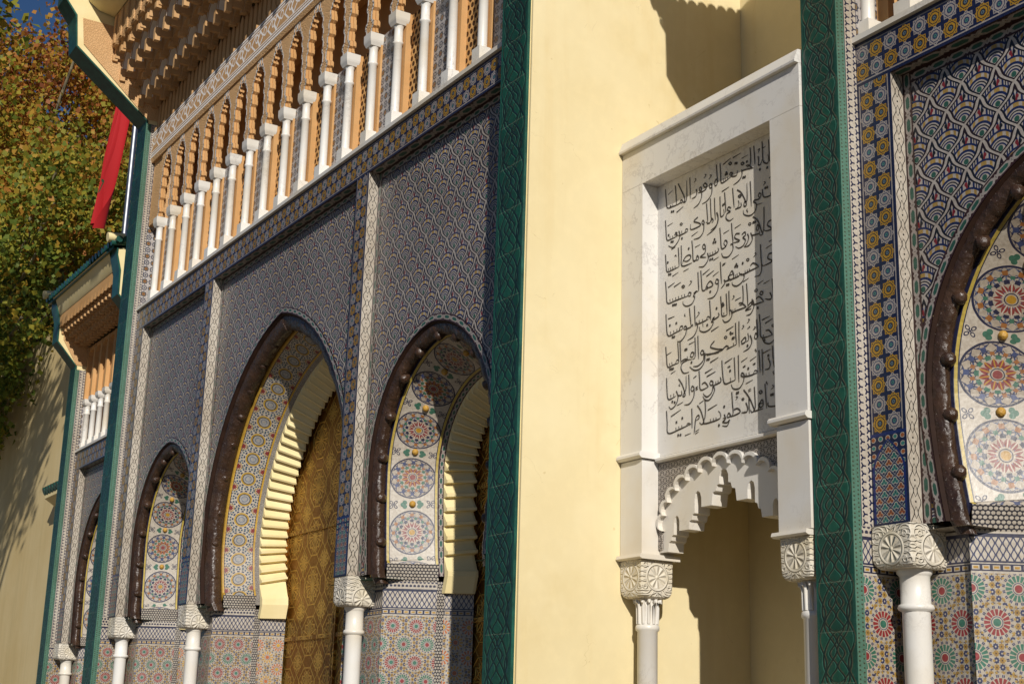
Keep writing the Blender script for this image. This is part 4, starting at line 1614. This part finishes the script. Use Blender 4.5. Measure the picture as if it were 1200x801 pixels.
STROKES = "345,6396 354,6300 372,6211 451,6199 529,6198 584,6202;421,6219 416,6200;451,6222 447,6198;486,6386 495,6291 503,6196;520,6196 548,6203 564,6224 589,6213 582,6195 555,6198;525,6391 564,6326 610,6243 620,6204 600,6194 630,6189 646,6221 647,6301 647,6380;690,6395 693,6297 697,6196;777,6259 786,6223 768,6194 717,6191;761,6364 774,6345 744,6329;818,6255 840,6259 848,6233 830,6225 818,6255;848,6233 851,6169 809,6114 741,6095;870,6264 898,6277 923,6247 901,6235 870,6264;923,6242 909,6218 859,6211 801,6218;952,6235 975,6247 991,6220 968,6208 952,6235;991,6220 982,6150 924,6107 858,6099;963,6329 984,6317 946,6295;896,6357 914,6345 879,6326;1024,6237 1041,6265 1064,6244 1056,6213 1033,6210 1024,6237;1051,6396 1057,6304 1064,6233;1099,6391 1105,6288 1114,6211 1176,6210 1240,6225;1141,6238 1144,6212;1165,6238 1168,6213;1194,6238 1197,6210;1219,6246 1236,6263 1261,6247 1238,6237 1266,6219 1313,6216 1320,6257;1373,6245 1380,6199 1340,6158 1269,6142;1373,6232 1442,6226 1521,6211;1430,6259 1462,6255 1495,6226 1521,6211;1484,6404 1490,6315 1481,6253 1442,6244;1530,6404 1536,6321 1541,6233;1580,6295 1587,6255 1583,6217 1610,6214 1629,6249;1633,6407 1636,6319 1643,6229 1687,6195 1707,6218 1699,6271;1713,6395 1715,6303 1720,6210 1749,6198;1139,6366 1243,6393;1266,6385 1368,6394;1378,6342 1460,6347;1577,6348 1604,6352 1582,6321;1642,6344 1675,6349;503,6128 598,6154;384,6331 451,6354;430,6155 437,6156;456,6151 463,6151;1293,6325 1300,6325;1312,6321 1318,6321;1391,6168 1397,6168;1414,6166 1420,6166;1166,6268 1172,6268;1185,6267 1191,6267;1176,6281 1182,6281;1597,6171 1603,6172;1686,6158 1691,6158;1440,6292 1446,6292;1231,6360 1250,6341 1231,6334 1212,6353 1231,6360;1387,6308 1406,6288 1386,6281 1368,6301 1387,6308;916,6087 923,6002 928,5920 905,5918;968,6115 972,5998 980,5902;1022,6104 1024,6004 1032,5903;1052,5963 1067,5914 1042,5851 969,5828;1094,6093 1096,6004 1102,5913 1144,5922 1140,5969;1154,6113 1162,6028 1168,5928;1119,6129 1214,6143;1234,5946 1205,5966 1187,5947 1226,5918 1182,5913 1170,5875 1212,5842 1265,5850;1258,6118 1267,6017 1276,5937;1288,5922 1360,5922 1360,5958;1327,5986 1337,5950 1304,5917;1315,6084 1368,6040 1420,5949 1427,5912 1399,5915 1406,5951 1437,5952 1439,6104;1480,6107 1486,5992 1488,5883;1441,5878 1429,5869 1444,5852 1434,5846;1573,5949 1588,5969 1609,5952 1593,5930 1573,5949;1608,5944 1581,5920 1527,5926 1518,5915 1549,5886 1531,5830 1470,5811 1398,5842 1388,5883;1625,5992 1632,5934 1655,5913 1714,5908 1722,5931;1721,5906 1747,5906;1659,5990 1665,5991;1681,5989 1687,5989;1348,6032 1366,6014 1348,6007 1329,6025 1348,6032;1129,6005 1136,6005;1152,6011 1158,6012;1554,5878 1621,5874;1644,6049 1663,6037 1637,6019;1708,6058 1752,6078;344,6102 352,6005 367,5911 436,5903 511,5907;408,5936 413,5907;446,5928 451,5904;474,5923 490,5945 511,5933 492,5924 534,5907;534,5948 550,5897 518,5849 451,5818 385,5853;534,5901 601,5904 660,5910;574,5938 578,5907;620,5908 632,5937 660,5925 653,5908;428,5805 488,5813;569,6013 586,5996 568,5990 551,6007 569,6013;575,5866 581,5866;425,5876 431,5876;448,5872 454,5873;387,5949 393,5949;375,6038 451,6048;799,5997 744,5975 818,5936 827,5910 704,5911 700,5963;851,5932 867,5948 885,5919 866,5911 851,5932;879,5913 871,5846 819,5807 740,5811;920,5903 960,5900 983,5931 1004,5903 984,5891;1048,5966 1068,5893 1025,5830 919,5798;711,5848 798,5867;344,5783 352,5697 367,5618 435,5614 535,5619;387,5646 389,5616;415,5643 420,5615;445,5645 450,5615;480,5643 483,5616;526,5797 533,5707 537,5619;567,5805 570,5717 578,5615 716,5607;595,5660 636,5687 687,5685 696,5654 643,5639 595,5660;595,5657 584,5630;715,5808 724,5723 732,5623 768,5618 783,5653 803,5632 794,5611 738,5623;855,5711 875,5729 897,5704 876,5686 855,5711;896,5699 889,5649 827,5630 905,5605;924,5639 932,5580 873,5534 805,5546;928,5604 1001,5603 1065,5616 1061,5647;956,5631 959,5603;990,5631 994,5603;1025,5635 1029,5608;1000,5708 1005,5708;1027,5705 1033,5705;1014,5732 1020,5732;1088,5816 1097,5724 1107,5630 1153,5627 1181,5660 1155,5687 1139,5660 1167,5627;1135,5751 1211,5762;1222,5630 1250,5623 1249,5574 1193,5533 1127,5548 1106,5588;1239,5815 1244,5729 1253,5645 1219,5624;1341,5692 1293,5703 1278,5672 1338,5631 1256,5635;1278,5756 1359,5770;1239,5497 1327,5515;1366,5675 1404,5688 1411,5658 1378,5648 1410,5616 1382,5578 1328,5570 1285,5596;1436,5664 1450,5624 1424,5580 1388,5563;1476,5662 1495,5602 1455,5560 1397,5559;1492,5634 1573,5625 1582,5645;1541,5671 1560,5705 1575,5679 1557,5656 1541,5671;1505,5792 1563,5738 1599,5654 1617,5611 1591,5605 1579,5627;1640,5834 1638,5725 1631,5645 1611,5604;1734,5695 1696,5694 1678,5666 1732,5622 1659,5623 1631,5645;1468,5752 1484,5735 1467,5728 1450,5745 1468,5752;1508,5739 1513,5740;1527,5738 1533,5739;1000,5552 1070,5564;673,5747 669,5746;598,5559 672,5568;442,5556 525,5571;389,5584 395,5585;412,5581 418,5582;374,5699 381,5699;473,5729 492,5738 498,5717;758,5735 826,5741;1691,5524 1736,5529;955,5569 961,5570;984,5568 989,5569;344,5532 356,5431 374,5328 494,5325 658,5325;407,5356 411,5328;445,5354 449,5327;486,5354 491,5326;526,5356 531,5327;571,5355 575,5327;609,5353 615,5326;655,5323 672,5351 699,5339 686,5318 658,5325;382,5469 472,5490;464,5453 561,5472;593,5438 612,5420 593,5413 574,5430 593,5438;688,5450 709,5437 668,5411;735,5328 777,5339 731,5307 749,5290 713,5243 640,5237 592,5267 589,5295;794,5503 798,5416 801,5340 771,5336;833,5507 840,5415 851,5329 892,5322 906,5351 927,5326 903,5317;910,5357 956,5381 991,5339 955,5329 902,5331;858,5462 950,5490;907,5435 1006,5462;991,5414 1068,5436;1019,5350 1039,5376 1064,5356 1047,5334 1019,5350;1062,5347 1051,5277 995,5231 919,5235;1090,5514 1095,5415 1102,5320;446,5292 452,5292;468,5289 474,5290;491,5288 496,5288;952,5287 957,5288;1135,5349 1144,5314 1093,5281;1148,5330 1256,5327 1331,5335 1325,5364;1182,5332 1203,5368 1237,5398 1259,5344 1219,5325 1190,5362 1252,5367;1281,5354 1283,5327;1300,5359 1303,5330;1276,5423 1281,5423;1289,5438 1295,5438;1302,5418 1308,5418;1117,5484 1158,5491;1114,5473 1155,5481;1350,5335 1345,5342 1388,5316 1362,5272 1295,5253 1244,5275 1236,5303;1350,5333 1402,5333 1468,5340 1565,5346;1400,5359 1402,5333;1427,5359 1429,5334;1453,5361 1455,5337;1466,5381 1502,5395 1565,5349;1435,5454 1452,5437 1435,5430 1418,5446 1435,5454;1589,5530 1593,5420 1598,5320 1570,5273 1514,5277;1726,5418 1688,5419 1675,5387 1727,5350 1625,5339 1604,5358;1652,5476 1735,5493;1168,5292 1173,5293;1188,5291 1194,5291;1375,5269 1443,5283;1521,5476 1536,5463 1503,5444;1369,5427 1374,5428;351,5233 358,5130 382,5032 492,5038 584,5048;414,5064 418,5035;458,5063 463,5036;503,5066 507,5037;532,5038 553,5075 581,5073 581,5049;597,5048 617,5067 639,5046 613,5037 597,5048;639,5043 618,4986 558,4947 507,4954;639,5036 694,5041 715,5058 719,5039;676,5214 686,5131 698,5046;744,5217 748,5126 755,5031;766,5066 783,5015 732,4952 648,4933;764,5047 839,5047 926,5057;807,5075 811,5046;849,5074 853,5047;902,5058 918,5080 944,5069 936,5052;946,5215 952,5134 959,5040;381,5183 471,5186;793,5148 809,5133 763,5104;618,5175 608,5164 625,5150;979,5044 1007,5055 966,5024 992,5013 950,4968 880,4956 819,4979 808,5017;988,5033 1063,5051 1055,5082;1089,5217 1097,5127 1106,5041 1170,5039;1127,5067 1129,5041;1160,5222 1165,5129 1169,5041;1194,5237 1196,5140 1201,5023;1104,5125 1109,5125;1122,5130 1127,5130;1112,5146 1118,5146;1032,5123 1038,5124;1211,5073 1232,5031 1203,4988 1142,4979 1110,5012;1220,5038 1290,5045 1411,5047;1242,5064 1244,5038;1268,5069 1271,5044;1315,5098 1351,5094 1411,5045;1367,5239 1372,5161 1363,5086 1324,5082;1414,5245 1422,5148 1427,5046;1272,5135 1346,5145;1247,5183 1261,5168 1231,5150;1431,5054 1467,5073 1469,5047 1411,5030 1402,5020 1467,5019;1488,5087 1501,5031 1459,4978 1407,4977;1479,5098 1493,5048 1617,5042;1526,5087 1565,5095 1617,5042;1597,5105 1611,5118 1586,5134 1572,5116 1601,5098;1528,5170 1545,5154 1528,5146 1512,5162 1528,5170;1549,5202 1619,5220;1619,5189 1695,5201;1689,5100 1711,5059 1690,5042 1630,5060;1720,5207 1727,5117 1735,5036;1541,5007 1546,5007;440,5005 446,5005;463,5003 469,5004;667,4893 745,4902;403,5118 409,5119;493,5119 499,5119;909,5007 914,5007;963,4942 1060,4963;853,5036 858,5003;1004,4851 951,4812 1030,4776 1106,4755 1002,4748 905,4746;1106,4755 1152,4776 1180,4761 1165,4750;1158,4747 1281,4762;1243,4783 1245,4758;1272,4945 1273,4850 1281,4762;1315,4949 1313,4850 1314,4734;1154,4904 1248,4923;1147,4863 1164,4847 1146,4839 1129,4855 1147,4863;1204,4874 1210,4874;1230,4822 1235,4823;1246,4823 1251,4824;1207,4856 1220,4860 1226,4870 1240,4859 1242,4873;1337,4773 1388,4798 1392,4762 1347,4753 1351,4784;1421,4826 1430,4771 1400,4758;1448,4802 1468,4745 1434,4699 1364,4683;1499,4765 1513,4804 1533,4784 1524,4757 1499,4765;1528,4917 1533,4837 1538,4763;1561,4950 1569,4855 1580,4754 1709,4747;1604,4772 1606,4750;1633,4797 1670,4793 1713,4747;1588,4752 1618,4704 1680,4682 1730,4704;1591,4894 1684,4906;1628,4859 1716,4878;1429,4940 1444,4928 1413,4908;1360,4904 1374,4890 1347,4874;1501,4861 1515,4849 1484,4839;1721,4831 1733,4818 1718,4811 1706,4824 1721,4831;1412,4722 1417,4722;1418,4863 1433,4866 1439,4876 1451,4866;1613,4722 1618,4723;347,4941 358,4850 376,4755 453,4758 530,4762;401,4783 404,4756;432,4787 436,4759;485,4761 503,4792 530,4776 519,4757;515,4942 523,4857 530,4764;547,4945 550,4862 559,4746;404,4727 410,4728;425,4725 431,4726;446,4725 453,4725;420,4686 485,4701;363,4864 429,4877;565,4766 613,4776 648,4763 577,4748 559,4705 597,4657 668,4653;613,4766 711,4756;683,4782 702,4814 733,4805 717,4775 683,4782;645,4795 648,4768;749,4937 753,4839 747,4764 716,4755;788,4944 790,4852 795,4739;819,4785 841,4805 865,4785 842,4765 819,4785;865,4780 856,4716 785,4682 723,4691;879,4777 872,4703 816,4654 738,4654 676,4697;886,4760 947,4752 1060,4739;905,4710 911,4711;928,4710 934,4711;946,4678 1052,4701;614,4856 620,4857;633,4856 639,4857;697,4728 703,4729;358,4662 363,4568 382,4470 460,4473 487,4481;416,4504 419,4473;455,4507 460,4476;492,4523 517,4462 484,4402 422,4377 390,4406;513,4479 565,4473 564,4512;525,4620 572,4564 607,4492 613,4458 583,4460 605,4492 626,4519 628,4630;663,4633 667,4541 672,4449;692,4496 707,4523 734,4501 710,4478 692,4496;734,4496 728,4429 673,4379 603,4381;783,4507 755,4499 780,4485 752,4480;800,4637 807,4555 820,4470 921,4478;837,4514 876,4522 921,4478;937,4500 953,4522 981,4504 960,4481 937,4500;981,4496 965,4425 907,4396 871,4413 852,4436;981,4482 997,4429 934,4367 877,4375 847,4412;996,4477 1079,4490 1071,4533;1016,4505 1018,4480;1044,4509 1048,4485;1096,4667 1102,4567 1125,4467 1202,4464 1263,4471;1199,4501 1202,4468;1250,4660 1255,4566 1260,4470;1301,4669 1301,4566 1304,4442;877,4601 975,4622;899,4567 1013,4589;1132,4635 1228,4659;1168,4598 1178,4589 1186,4601 1195,4590 1204,4600;1364,4474 1333,4492 1342,4512 1370,4489 1353,4430 1302,4391 1233,4404 1208,4446;1364,4479 1432,4471 1519,4478;1393,4501 1396,4472;1428,4502 1432,4472;1481,4477 1497,4501 1525,4491 1516,4468;1548,4655 1553,4563 1559,4470;1586,4657 1587,4556 1590,4444;1654,4571 1677,4519 1661,4484 1613,4484;1707,4660 1711,4569 1723,4491 1751,4462;1335,4603 1414,4626;1442,4591 1519,4613;1596,4621 1686,4636;1388,4414 1473,4431;1194,4557 1200,4558;1416,4532 1422,4533;1654,4589 1660,4590;1718,4452 1707,4445 1720,4430 1709,4423;1356,4563 1366,4553 1373,4566 1381,4555 1389,4568;1476,4560 1486,4550 1493,4562 1501,4551 1508,4563;1514,4675 1504,4668 1520,4655 1509,4647;725,4586 745,4595 769,4602;435,4436 442,4437;468,4426 474,4426;503,4394 587,4409;540,4574 529,4565 548,4554;357,4373 367,4269 381,4173 530,4182 691,4205;486,4206 491,4177;526,4210 530,4181;565,4213 570,4184;625,4191 646,4216 681,4205 673,4191;701,4334 703,4253 704,4163;419,4312 555,4349;609,4117 687,4126;742,4207 759,4247 790,4261 797,4235 760,4222;751,4230 741,4177 730,4112;749,4128 798,4143;745,4109 792,4123;774,4346 819,4293 851,4218 858,4186 826,4177 802,4199;874,4382 880,4292 872,4225 850,4182 932,4175 1061,4187 1068,4228 1044,4252;942,4203 947,4173;980,4203 984,4175;1014,4204 1018,4177;910,4282 1031,4310;800,4356 862,4375;1097,4157 1139,4177 1099,4181;1117,4212 1133,4170 1097,4151 1153,4138 1183,4157 1152,4111 1091,4123;1151,4187 1174,4212 1196,4187 1165,4178 1151,4187;1215,4379 1221,4290 1228,4201 1197,4179;1241,4229 1284,4231 1313,4195 1197,4177;1384,4261 1406,4210 1390,4184 1329,4189;1421,4302 1423,4235 1426,4166;1359,4371 1427,4292 1474,4207 1482,4180 1454,4171 1438,4195;1488,4371 1494,4279 1496,4201 1479,4176 1586,4176;1529,4181 1551,4231 1579,4248 1586,4206 1553,4191 1537,4224 1594,4216;1612,4371 1618,4276 1626,4169;1643,4215 1652,4183 1735,4174 1736,4207;1679,4268 1684,4269;1699,4269 1705,4270;1560,4328 1579,4311 1560,4301 1541,4318 1560,4328;1350,4306 1364,4294 1350,4287 1336,4299 1350,4306;1697,4345 1712,4328 1681,4311;1116,4274 1121,4275;1273,4357 1278,4358;1291,4359 1297,4360;1047,4131 1053,4132;1415,4356 1450,4364;1419,4343 1451,4350;1265,4331 1286,4322 1260,4303;514,4134 521,4135;546,4132 552,4133;491,4249 497,4250;570,4271 577,4272;1637,4385 1626,4378 1642,4365 1631,4358"


def smooth_path(pts, sub=5):
    if len(pts) < 3: return pts
    out = []
    for i in range(len(pts) - 1):
        p0 = pts[max(i - 1, 0)]; p1 = pts[i]; p2 = pts[i + 1]; p3 = pts[min(i + 2, len(pts) - 1)]
        for k in range(sub):
            t = k / sub
            out.append(tuple(0.5 * ((2 * p1[j]) + (-p0[j] + p2[j]) * t + (2 * p0[j] - 5 * p1[j] + 4 * p2[j] - p3[j]) * t * t + (-p0[j] + 3 * p1[j] - 3 * p2[j] + p3[j]) * t ** 3) for j in (0, 1)))
    out.append(pts[-1])
    return out


mb = MB()
si = 0
for st in STROKES.split(';'):
    pts = [tuple(float(q) / 1000 for q in p_.split(',')) for p_ in st.split()]
    pts = [(a - 10.0, b) for a, b in pts]
    L_ = lengths(pts)[-1]
    si += 1
    y = 7.4475 - 0.00002 * si * 0.1
    if L_ < 0.02:                                     # a dot
        c_ = ((pts[0][0] + pts[-1][0]) / 2, (pts[0][1] + pts[-1][1]) / 2)
        mb.face([(c_[0] + 0.0125 * math.cos(PI / 4 * k), y, c_[1] + 0.0135 * math.sin(PI / 4 * k)) for k in range(8)])
        continue
    sp_ = smooth_path(pts)
    w0 = 0.0063 if L_ > 0.09 else 0.0045
    n = len(sp_)
    ls_ = lengths(sp_)
    ra, rb = [], []
    for i, p_ in enumerate(sp_):
        a = sp_[max(i - 1, 0)]; b = sp_[min(i + 1, n - 1)]
        t = Vector((b[0] - a[0], b[1] - a[1]))
        if t.length < 1e-6: t = Vector((1, 0))
        t.normalize()
        u = ls_[i] / max(ls_[-1], 1e-6)
        wv = w0 * (0.80 + 0.45 * abs(t.x * 0.5 - t.y * 0.3)) * (1.0 - 0.55 * max(0, (u - 0.75) / 0.25))
        ra.append((p_[0] - t.y * wv, y, p_[1] + t.x * wv)); rb.append((p_[0] + t.y * wv, y, p_[1] - t.x * wv))
    mb.grid([list(q) for q in zip(ra, rb)])
mb.build('lettering', 'black_ink', panel)

# scalloped arch under the panel
ac, azs = -8.925, 3.20
scal = []
NS = 13
rx_, rz_ = 0.79, 0.635
def arcpt(a): return (ac - rx_ * math.cos(a), azs + 0.16 + (rz_ - 0.16) * max(0.0, math.sin(a)) ** 0.9)
cent = [arcpt(PI * (i + 0.0) / NS) for i in range(NS + 1)]
for a, b in zip(cent[:-1], cent[1:]):
    mx_, mz_ = (a[0] + b[0]) / 2, (a[1] + b[1]) / 2
    d = Vector((b[0] - a[0], b[1] - a[1])); l = d.length; d.normalize()
    nrm = Vector((-d.y, d.x))
    for k in range(8):
        t = PI * k / 8
        scal.append((mx_ - d.x * l / 2 * math.cos(t) + nrm.x * l * 0.42 * math.sin(t), mz_ - d.y * l / 2 * math.cos(t) + nrm.y * l * 0.42 * math.sin(t)))
scal.append(cent[-1])
mb = MB()
top = 3.93
poly = [(il + 0.002, azs), (scal[0][0], azs)] + scal + [(scal[-1][0], azs), (ir - 0.002, azs), (ir - 0.002, top), (il + 0.002, top)]
mb.prism(poly, 'y', 7.455, 7.50)
spn = mb.build('tiled_spandrel', 'niche_tile', niche)
mb = MB()
inn = [(ac + (x - ac) * 0.968, azs + (z - azs) * 0.968 - 0.006) for x, z in scal]
mb.grid([[(a[0], 7.425, a[1]), (b[0], 7.425, b[1])] for a, b in zip(scal, inn)])
mb.grid([[(a[0], 7.425, a[1]), (a[0], 7.456, a[1])] for a in scal])
mb.grid([[(b[0], 7.425, b[1]), (b[0], 7.50, b[1])] for b in inn])
mb.build('scalloped_edge', 'marble', niche)
half = [(0.0, 3.775), (0.035, 3.765), (0.055, 3.725), (0.055, 3.66), (0.085, 3.655), (0.10, 3.61), (0.14, 3.60), (0.155, 3.50), (0.285, 3.50), (0.285, 3.575), (0.30, 3.62), (0.33, 3.64), (0.36, 3.62), (0.372, 3.575), (0.372, 3.46),
        (0.40, 3.45), (0.41, 3.41), (0.44, 3.40), (0.45, 3.335), (0.575, 3.335), (0.575, 3.42), (0.59, 3.455), (0.61, 3.465), (0.63, 3.45), (0.645, 3.41), (0.65, 3.31), (0.675, 3.30), (0.685, 3.265), (0.715, 3.25), (0.725, 3.175), (0.843, 3.175)]
cusp = [(ac - x, z) for x, z in half[::-1]] + [(ac + x, z) for x, z in half[1:]]
outer = [(ac + 0.843, 3.4)] + [(x, z - 0.004) for x, z in scal[::-1] if abs(x - ac) < 0.83 and z > 3.41] + [(ac - 0.843, 3.4)]
mb = MB(); mb.prism(cusp + outer, 'y', 7.470, 7.63)
mb.build('cusped_arch', 'marble', niche)

for cx_, w_ in ((-9.925, 0.33), (-7.915, 0.345)):
    zc_ = 3.155
    mb = MB(); mb.prism([(N - 0.045, 3.125), (N - 0.035, 3.153), (7.66, 3.153), (7.66, 3.112), (N - 0.02, 3.112)], 'x', cx_ - w_ / 2 + (0.02 if cx_ < -9 else -0.03), cx_ + w_ / 2 + (0.03 if cx_ < -9 else -0.003))
    ab_ = mb.build('abacus', 'marble', niche, bevel=0.003)
    mb = MB()
    rows = []
    hx, hy, y_ = w_ / 2 - 0.012, 0.165, N + 0.17
    for z, k, rr in ((2.80, 0.80, 0.05), (2.812, 0.93, 0.045), (2.84, 0.99, 0.03), (2.88, 1.0, 0.02), (3.04, 1.0, 0.012), (3.111, 1.0, 0.008)):
        ring = []
        for sx, sy, a0 in ((1, -1, -90), (1, 1, 0), (-1, 1, 90), (-1, -1, 180)):
            for q in range(4):
                a = R_(a0 + q * 30)
                ring.append((cx_ + sx * (hx * k - rr) + rr * math.cos(a), y_ + sy * (hy * k - rr) + rr * math.sin(a), z))
        rows.append(ring)
    mb.grid(rows, closed=True); mb.face(rows[0][::-1]); mb.face(rows[-1])
    mb.build('carved_capital', 'carved_marble', niche, origin=(cx_, y_, 0))
    mb = MB()
    r_ = 0.085
    cxx, cyy = cx_ + 0.012, N + 0.175
    mb.lathe([(0.13, 0), (0.13, 0.1), (0.1, 0.14), (r_, 0.25), (r_, 2.53), (r_ * 1.16, 2.54), (r_ * 1.2, 2.56), (r_ * 1.14, 2.58), (r_ * 0.98, 2.59), (r_ * 0.98, 2.802)], (cxx, cyy, 0), 24)
    for k in range(12):
        a = 2 * PI * k / 12
        px_, py_ = cxx + r_ * 0.97 * math.cos(a), cyy + r_ * 0.97 * math.sin(a)
        qx, qy = cxx + r_ * 1.38 * math.cos(a), cyy + r_ * 1.38 * math.sin(a)
        mb.tube([(px_, py_, 2.59), (px_, py_, 2.735), ((px_ + qx) / 2, (py_ + qy) / 2, 2.775), (qx, qy, 2.78), (qx, qy, 2.762)], [0.015, 0.018, 0.019, 0.017, 0.009], 6)
    mb.build('column', 'marble', niche)

# ------------------------------------------------------------------ flag and pole
pole = thing('flagpole', 'tall steel flagpole rising behind the green corner of the wide gateway', 'flagpole', (-28.45, 7.9, 10.2))
mb = MB(); mb.tube([(-28.45, 7.9, 10.25), (-28.45, 7.9, 17.4)], 0.058, 14)
mb.tube([(-28.45, 7.9, 10.2), (-28.45, 7.9, 10.4)], 0.1, 14)
mb.build('shaft', 'steel', pole)
mb = MB(); mb.ball((-28.45, 7.9, 17.5), 0.12, 12)
mb.build('finial', 'gold_knob', pole)
mb = MB()
rows = []
NV, NU = 26, 30
for i in range(NV + 1):
    t = i / NV
    z = 15.7 - 3.5 * t
    r = []
    for k in range(NU + 1):
        u_ = k / NU
        wd = 0.50 * (1 - 0.60 * t)
        ph = u_ * 10.0 + 1.6 * math.sin(t * 3.5) + 0.5 * math.sin(t * 11.0 + u_ * 3.0)
        x = -28.53 - u_ * wd - 1.45 * t ** 1.2 + 0.06 * math.sin(ph + 1.5)
        y = 7.85 + 0.15 * math.sin(ph) * (0.7 + 0.3 * t) - 0.1 * t
        r.append((x, y, z + 0.5 * u_ * (1 - t) - 0.25 * t * (1 - u_)))
    rows.append(r)
mb.grid(rows, [(i / NV - 0.80) * 1.6 for i in range(NV + 1)], [(k / NU - 0.45) * 0.7 for k in range(NU + 1)], smooth=True)
fl_ = mb.build('flag', 'red_cloth')
tag(fl_, 'red flag with a green star hanging limp in folds from the steel pole', 'flag')


# ------------------------------------------------------------------ trees
def tree(name, label, base, clumps, leaf, size, per, trunk_r, seed, leafmat):
    rng = np.random.default_rng(seed)
    root = thing(name, label, 'tree', base, None)
    mb = MB()
    bx, by, bz = base
    top = np.mean([c[:3] for c in clumps], axis=0)
    fork = (bx + (top[0] - bx) * 0.15, by + (top[1] - by) * 0.15, bz + (top[2] - bz) * 0.45)
    pts = [base, (bx + 0.1, by, bz + (fork[2] - bz) * 0.5), fork]
    mb.tube(pts, [trunk_r * 1.2, trunk_r, trunk_r * 0.8], 10)
    for k, c in enumerate(clumps):
        mid_ = [fork[j] + (c[j] - fork[j]) * 0.5 + rng.uniform(-0.4, 0.4) for j in range(3)]
        mid_[2] -= 0.3
        mb.tube([fork, mid_, c[:3]], [trunk_r * 0.5, trunk_r * 0.26, trunk_r * 0.08], 6)
    mb.build('trunk', 'bark', root)
    P = []
    for c in clumps:
        n = int(per * c[3] ** 2)
        # small twig bunches inside each clump
        nb = max(8, n // 34)
        d = rng.normal(size=(nb, 3)); d /= np.linalg.norm(d, axis=1)[:, None]
        rad = c[3] * rng.uniform(0.45, 1.08, nb) ** 0.8
        cen = np.array(c[:3]) + d * rad[:, None] * np.array([1, 1, 0.85])
        idx = rng.integers(0, nb, n)
        P.append(cen[idx] + rng.normal(size=(n, 3)) * 0.24)
    P = np.concatenate(P)
    n = len(P)
    a = rng.normal(size=(n, 3)); a[:, 2] -= 0.35; a /= np.linalg.norm(a, axis=1)[:, None]
    b = rng.normal(size=(n, 3)); b -= (b * a).sum(1)[:, None] * a; b /= np.linalg.norm(b, axis=1)[:, None]
    nn = np.cross(a, b)
    s = size * rng.uniform(0.6, 1.25, n)[:, None]
    V = np.stack([P - a * s * 0.5, P + b * s * 0.45 + nn * s * 0.12, P + a * s * 0.55, P - b * s * 0.45 + nn * s * 0.12], 1).reshape(-1, 3)
    V = V - np.array(base)
    me = bpy.data.meshes.new('crown')
    me.vertices.add(len(V)); me.vertices.foreach_set('co', V.astype(np.float32).ravel())
    me.loops.add(4 * n); me.loops.foreach_set('vertex_index', np.arange(4 * n, dtype=np.int32))
    me.polygons.add(n); me.polygons.foreach_set('loop_start', np.arange(0, 4 * n, 4, dtype=np.int32))
    me.update(calc_edges=True)
    ul = me.uv_layers.new(name='UVMap')
    rv = np.repeat(rng.random(n), 4)
    ul.data.foreach_set('uv', np.stack([rv, rv], 1).astype(np.float32).ravel())
    me.materials.append(MATS[leafmat])
    ob = bpy.data.objects.new('crown', me); COL.objects.link(ob); ob.parent = root
    ORG[ob.name] = tuple(base)
    return root


rt_ = random.Random(5)
def cloud(c, r, n, lo, hi):
    out = []
    while len(out) < n:
        q = [rt_.uniform(-1, 1) for _ in range(3)]
        l = math.sqrt(sum(k * k for k in q))
        if 0.35 < l < 1.0: out.append((c[0] + q[0] * r[0], c[1] + q[1] * r[1], c[2] + q[2] * r[2], rt_.uniform(lo, hi)))
    return out


cl1 = cloud((-41.0, 9.2, 15.6), (7.4, 3.6, 5.4), 78, 0.9, 1.5)
cl1 += [(-35.2, 9.5, 15.0, 1.2), (-34.2, 9.0, 13.0, 1.1), (-35.8, 9.6, 17.4, 1.1), (-33.6, 8.8, 14.2, 1.0), (-36.5, 10.0, 16.2, 1.3), (-35.0, 9.4, 11.8, 1.2), (-37.5, 9.4, 18.6, 1.2), (-38.6, 9.2, 19.2, 1.1), (-40.5, 9.0, 20.0, 1.1), (-36.6, 9.6, 17.6, 1.1), (-39.0, 9.4, 17.6, 1.3), (-37.0, 9.6, 13.4, 1.3), (-33.0, 8.9, 12.4, 0.9),
    (-32.4, 6.9, 10.4, 0.7), (-33.2, 6.7, 9.9, 0.8), (-34.0, 6.7, 9.2, 0.8), (-34.9, 6.7, 8.6, 0.7), (-34, 6.9, 11.6, 1.0), (-35.5, 6.6, 10.6, 1.1), (-33.0, 7.0, 12.6, 1.0), (-36.2, 6.4, 9.7, 0.9), (-37.2, 6.6, 9.1, 1.0), (-31.8, 7.2, 13.0, 0.8),
        (-37.6, 6.7, 11.0, 1.2), (-34.6, 7.0, 13.2, 1.2), (-39.0, 6.6, 9.4, 1.2), (-38.6, 7.0, 12.6, 1.3), (-32.6, 7.4, 14.2, 1.1), (-36.2, 7.4, 14.6, 1.3), (-34.6, 6.9, 10.3, 0.9), (-35.3, 6.9, 9.4, 0.8), (-33.6, 7.0, 11.2, 0.8), (-36.6, 6.8, 8.6, 0.8), (-32.6, 7.1, 12.0, 0.7)]
tree('plane_tree', 'big plane tree in autumn colours hanging over the pale wall at the left edge', (-45.5, 6.0, 0), cl1, 0, 0.15, 620, 0.45, 3, 'autumn_leaf')
cl2 = cloud((-74.0, 17.0, 12.0), (9.0, 5.0, 7.5), 40, 1.6, 2.6)
tree('plane_tree', 'greener plane tree standing farther back behind the pale wall', (-75.0, 17.5, 0), cl2, 0, 0.26, 230, 0.5, 4, 'green_leaf')
cl3 = cloud((-24.0, 2.25, 14.1), (2.3, 1.8, 2.8), 26, 0.6, 1.0)
tree('plane_tree', 'plane tree shading the pale wall from in front, beyond the left edge', (-25.5, 0.4, 0), cl3, 0, 0.17, 330, 0.3, 6, 'autumn_leaf')
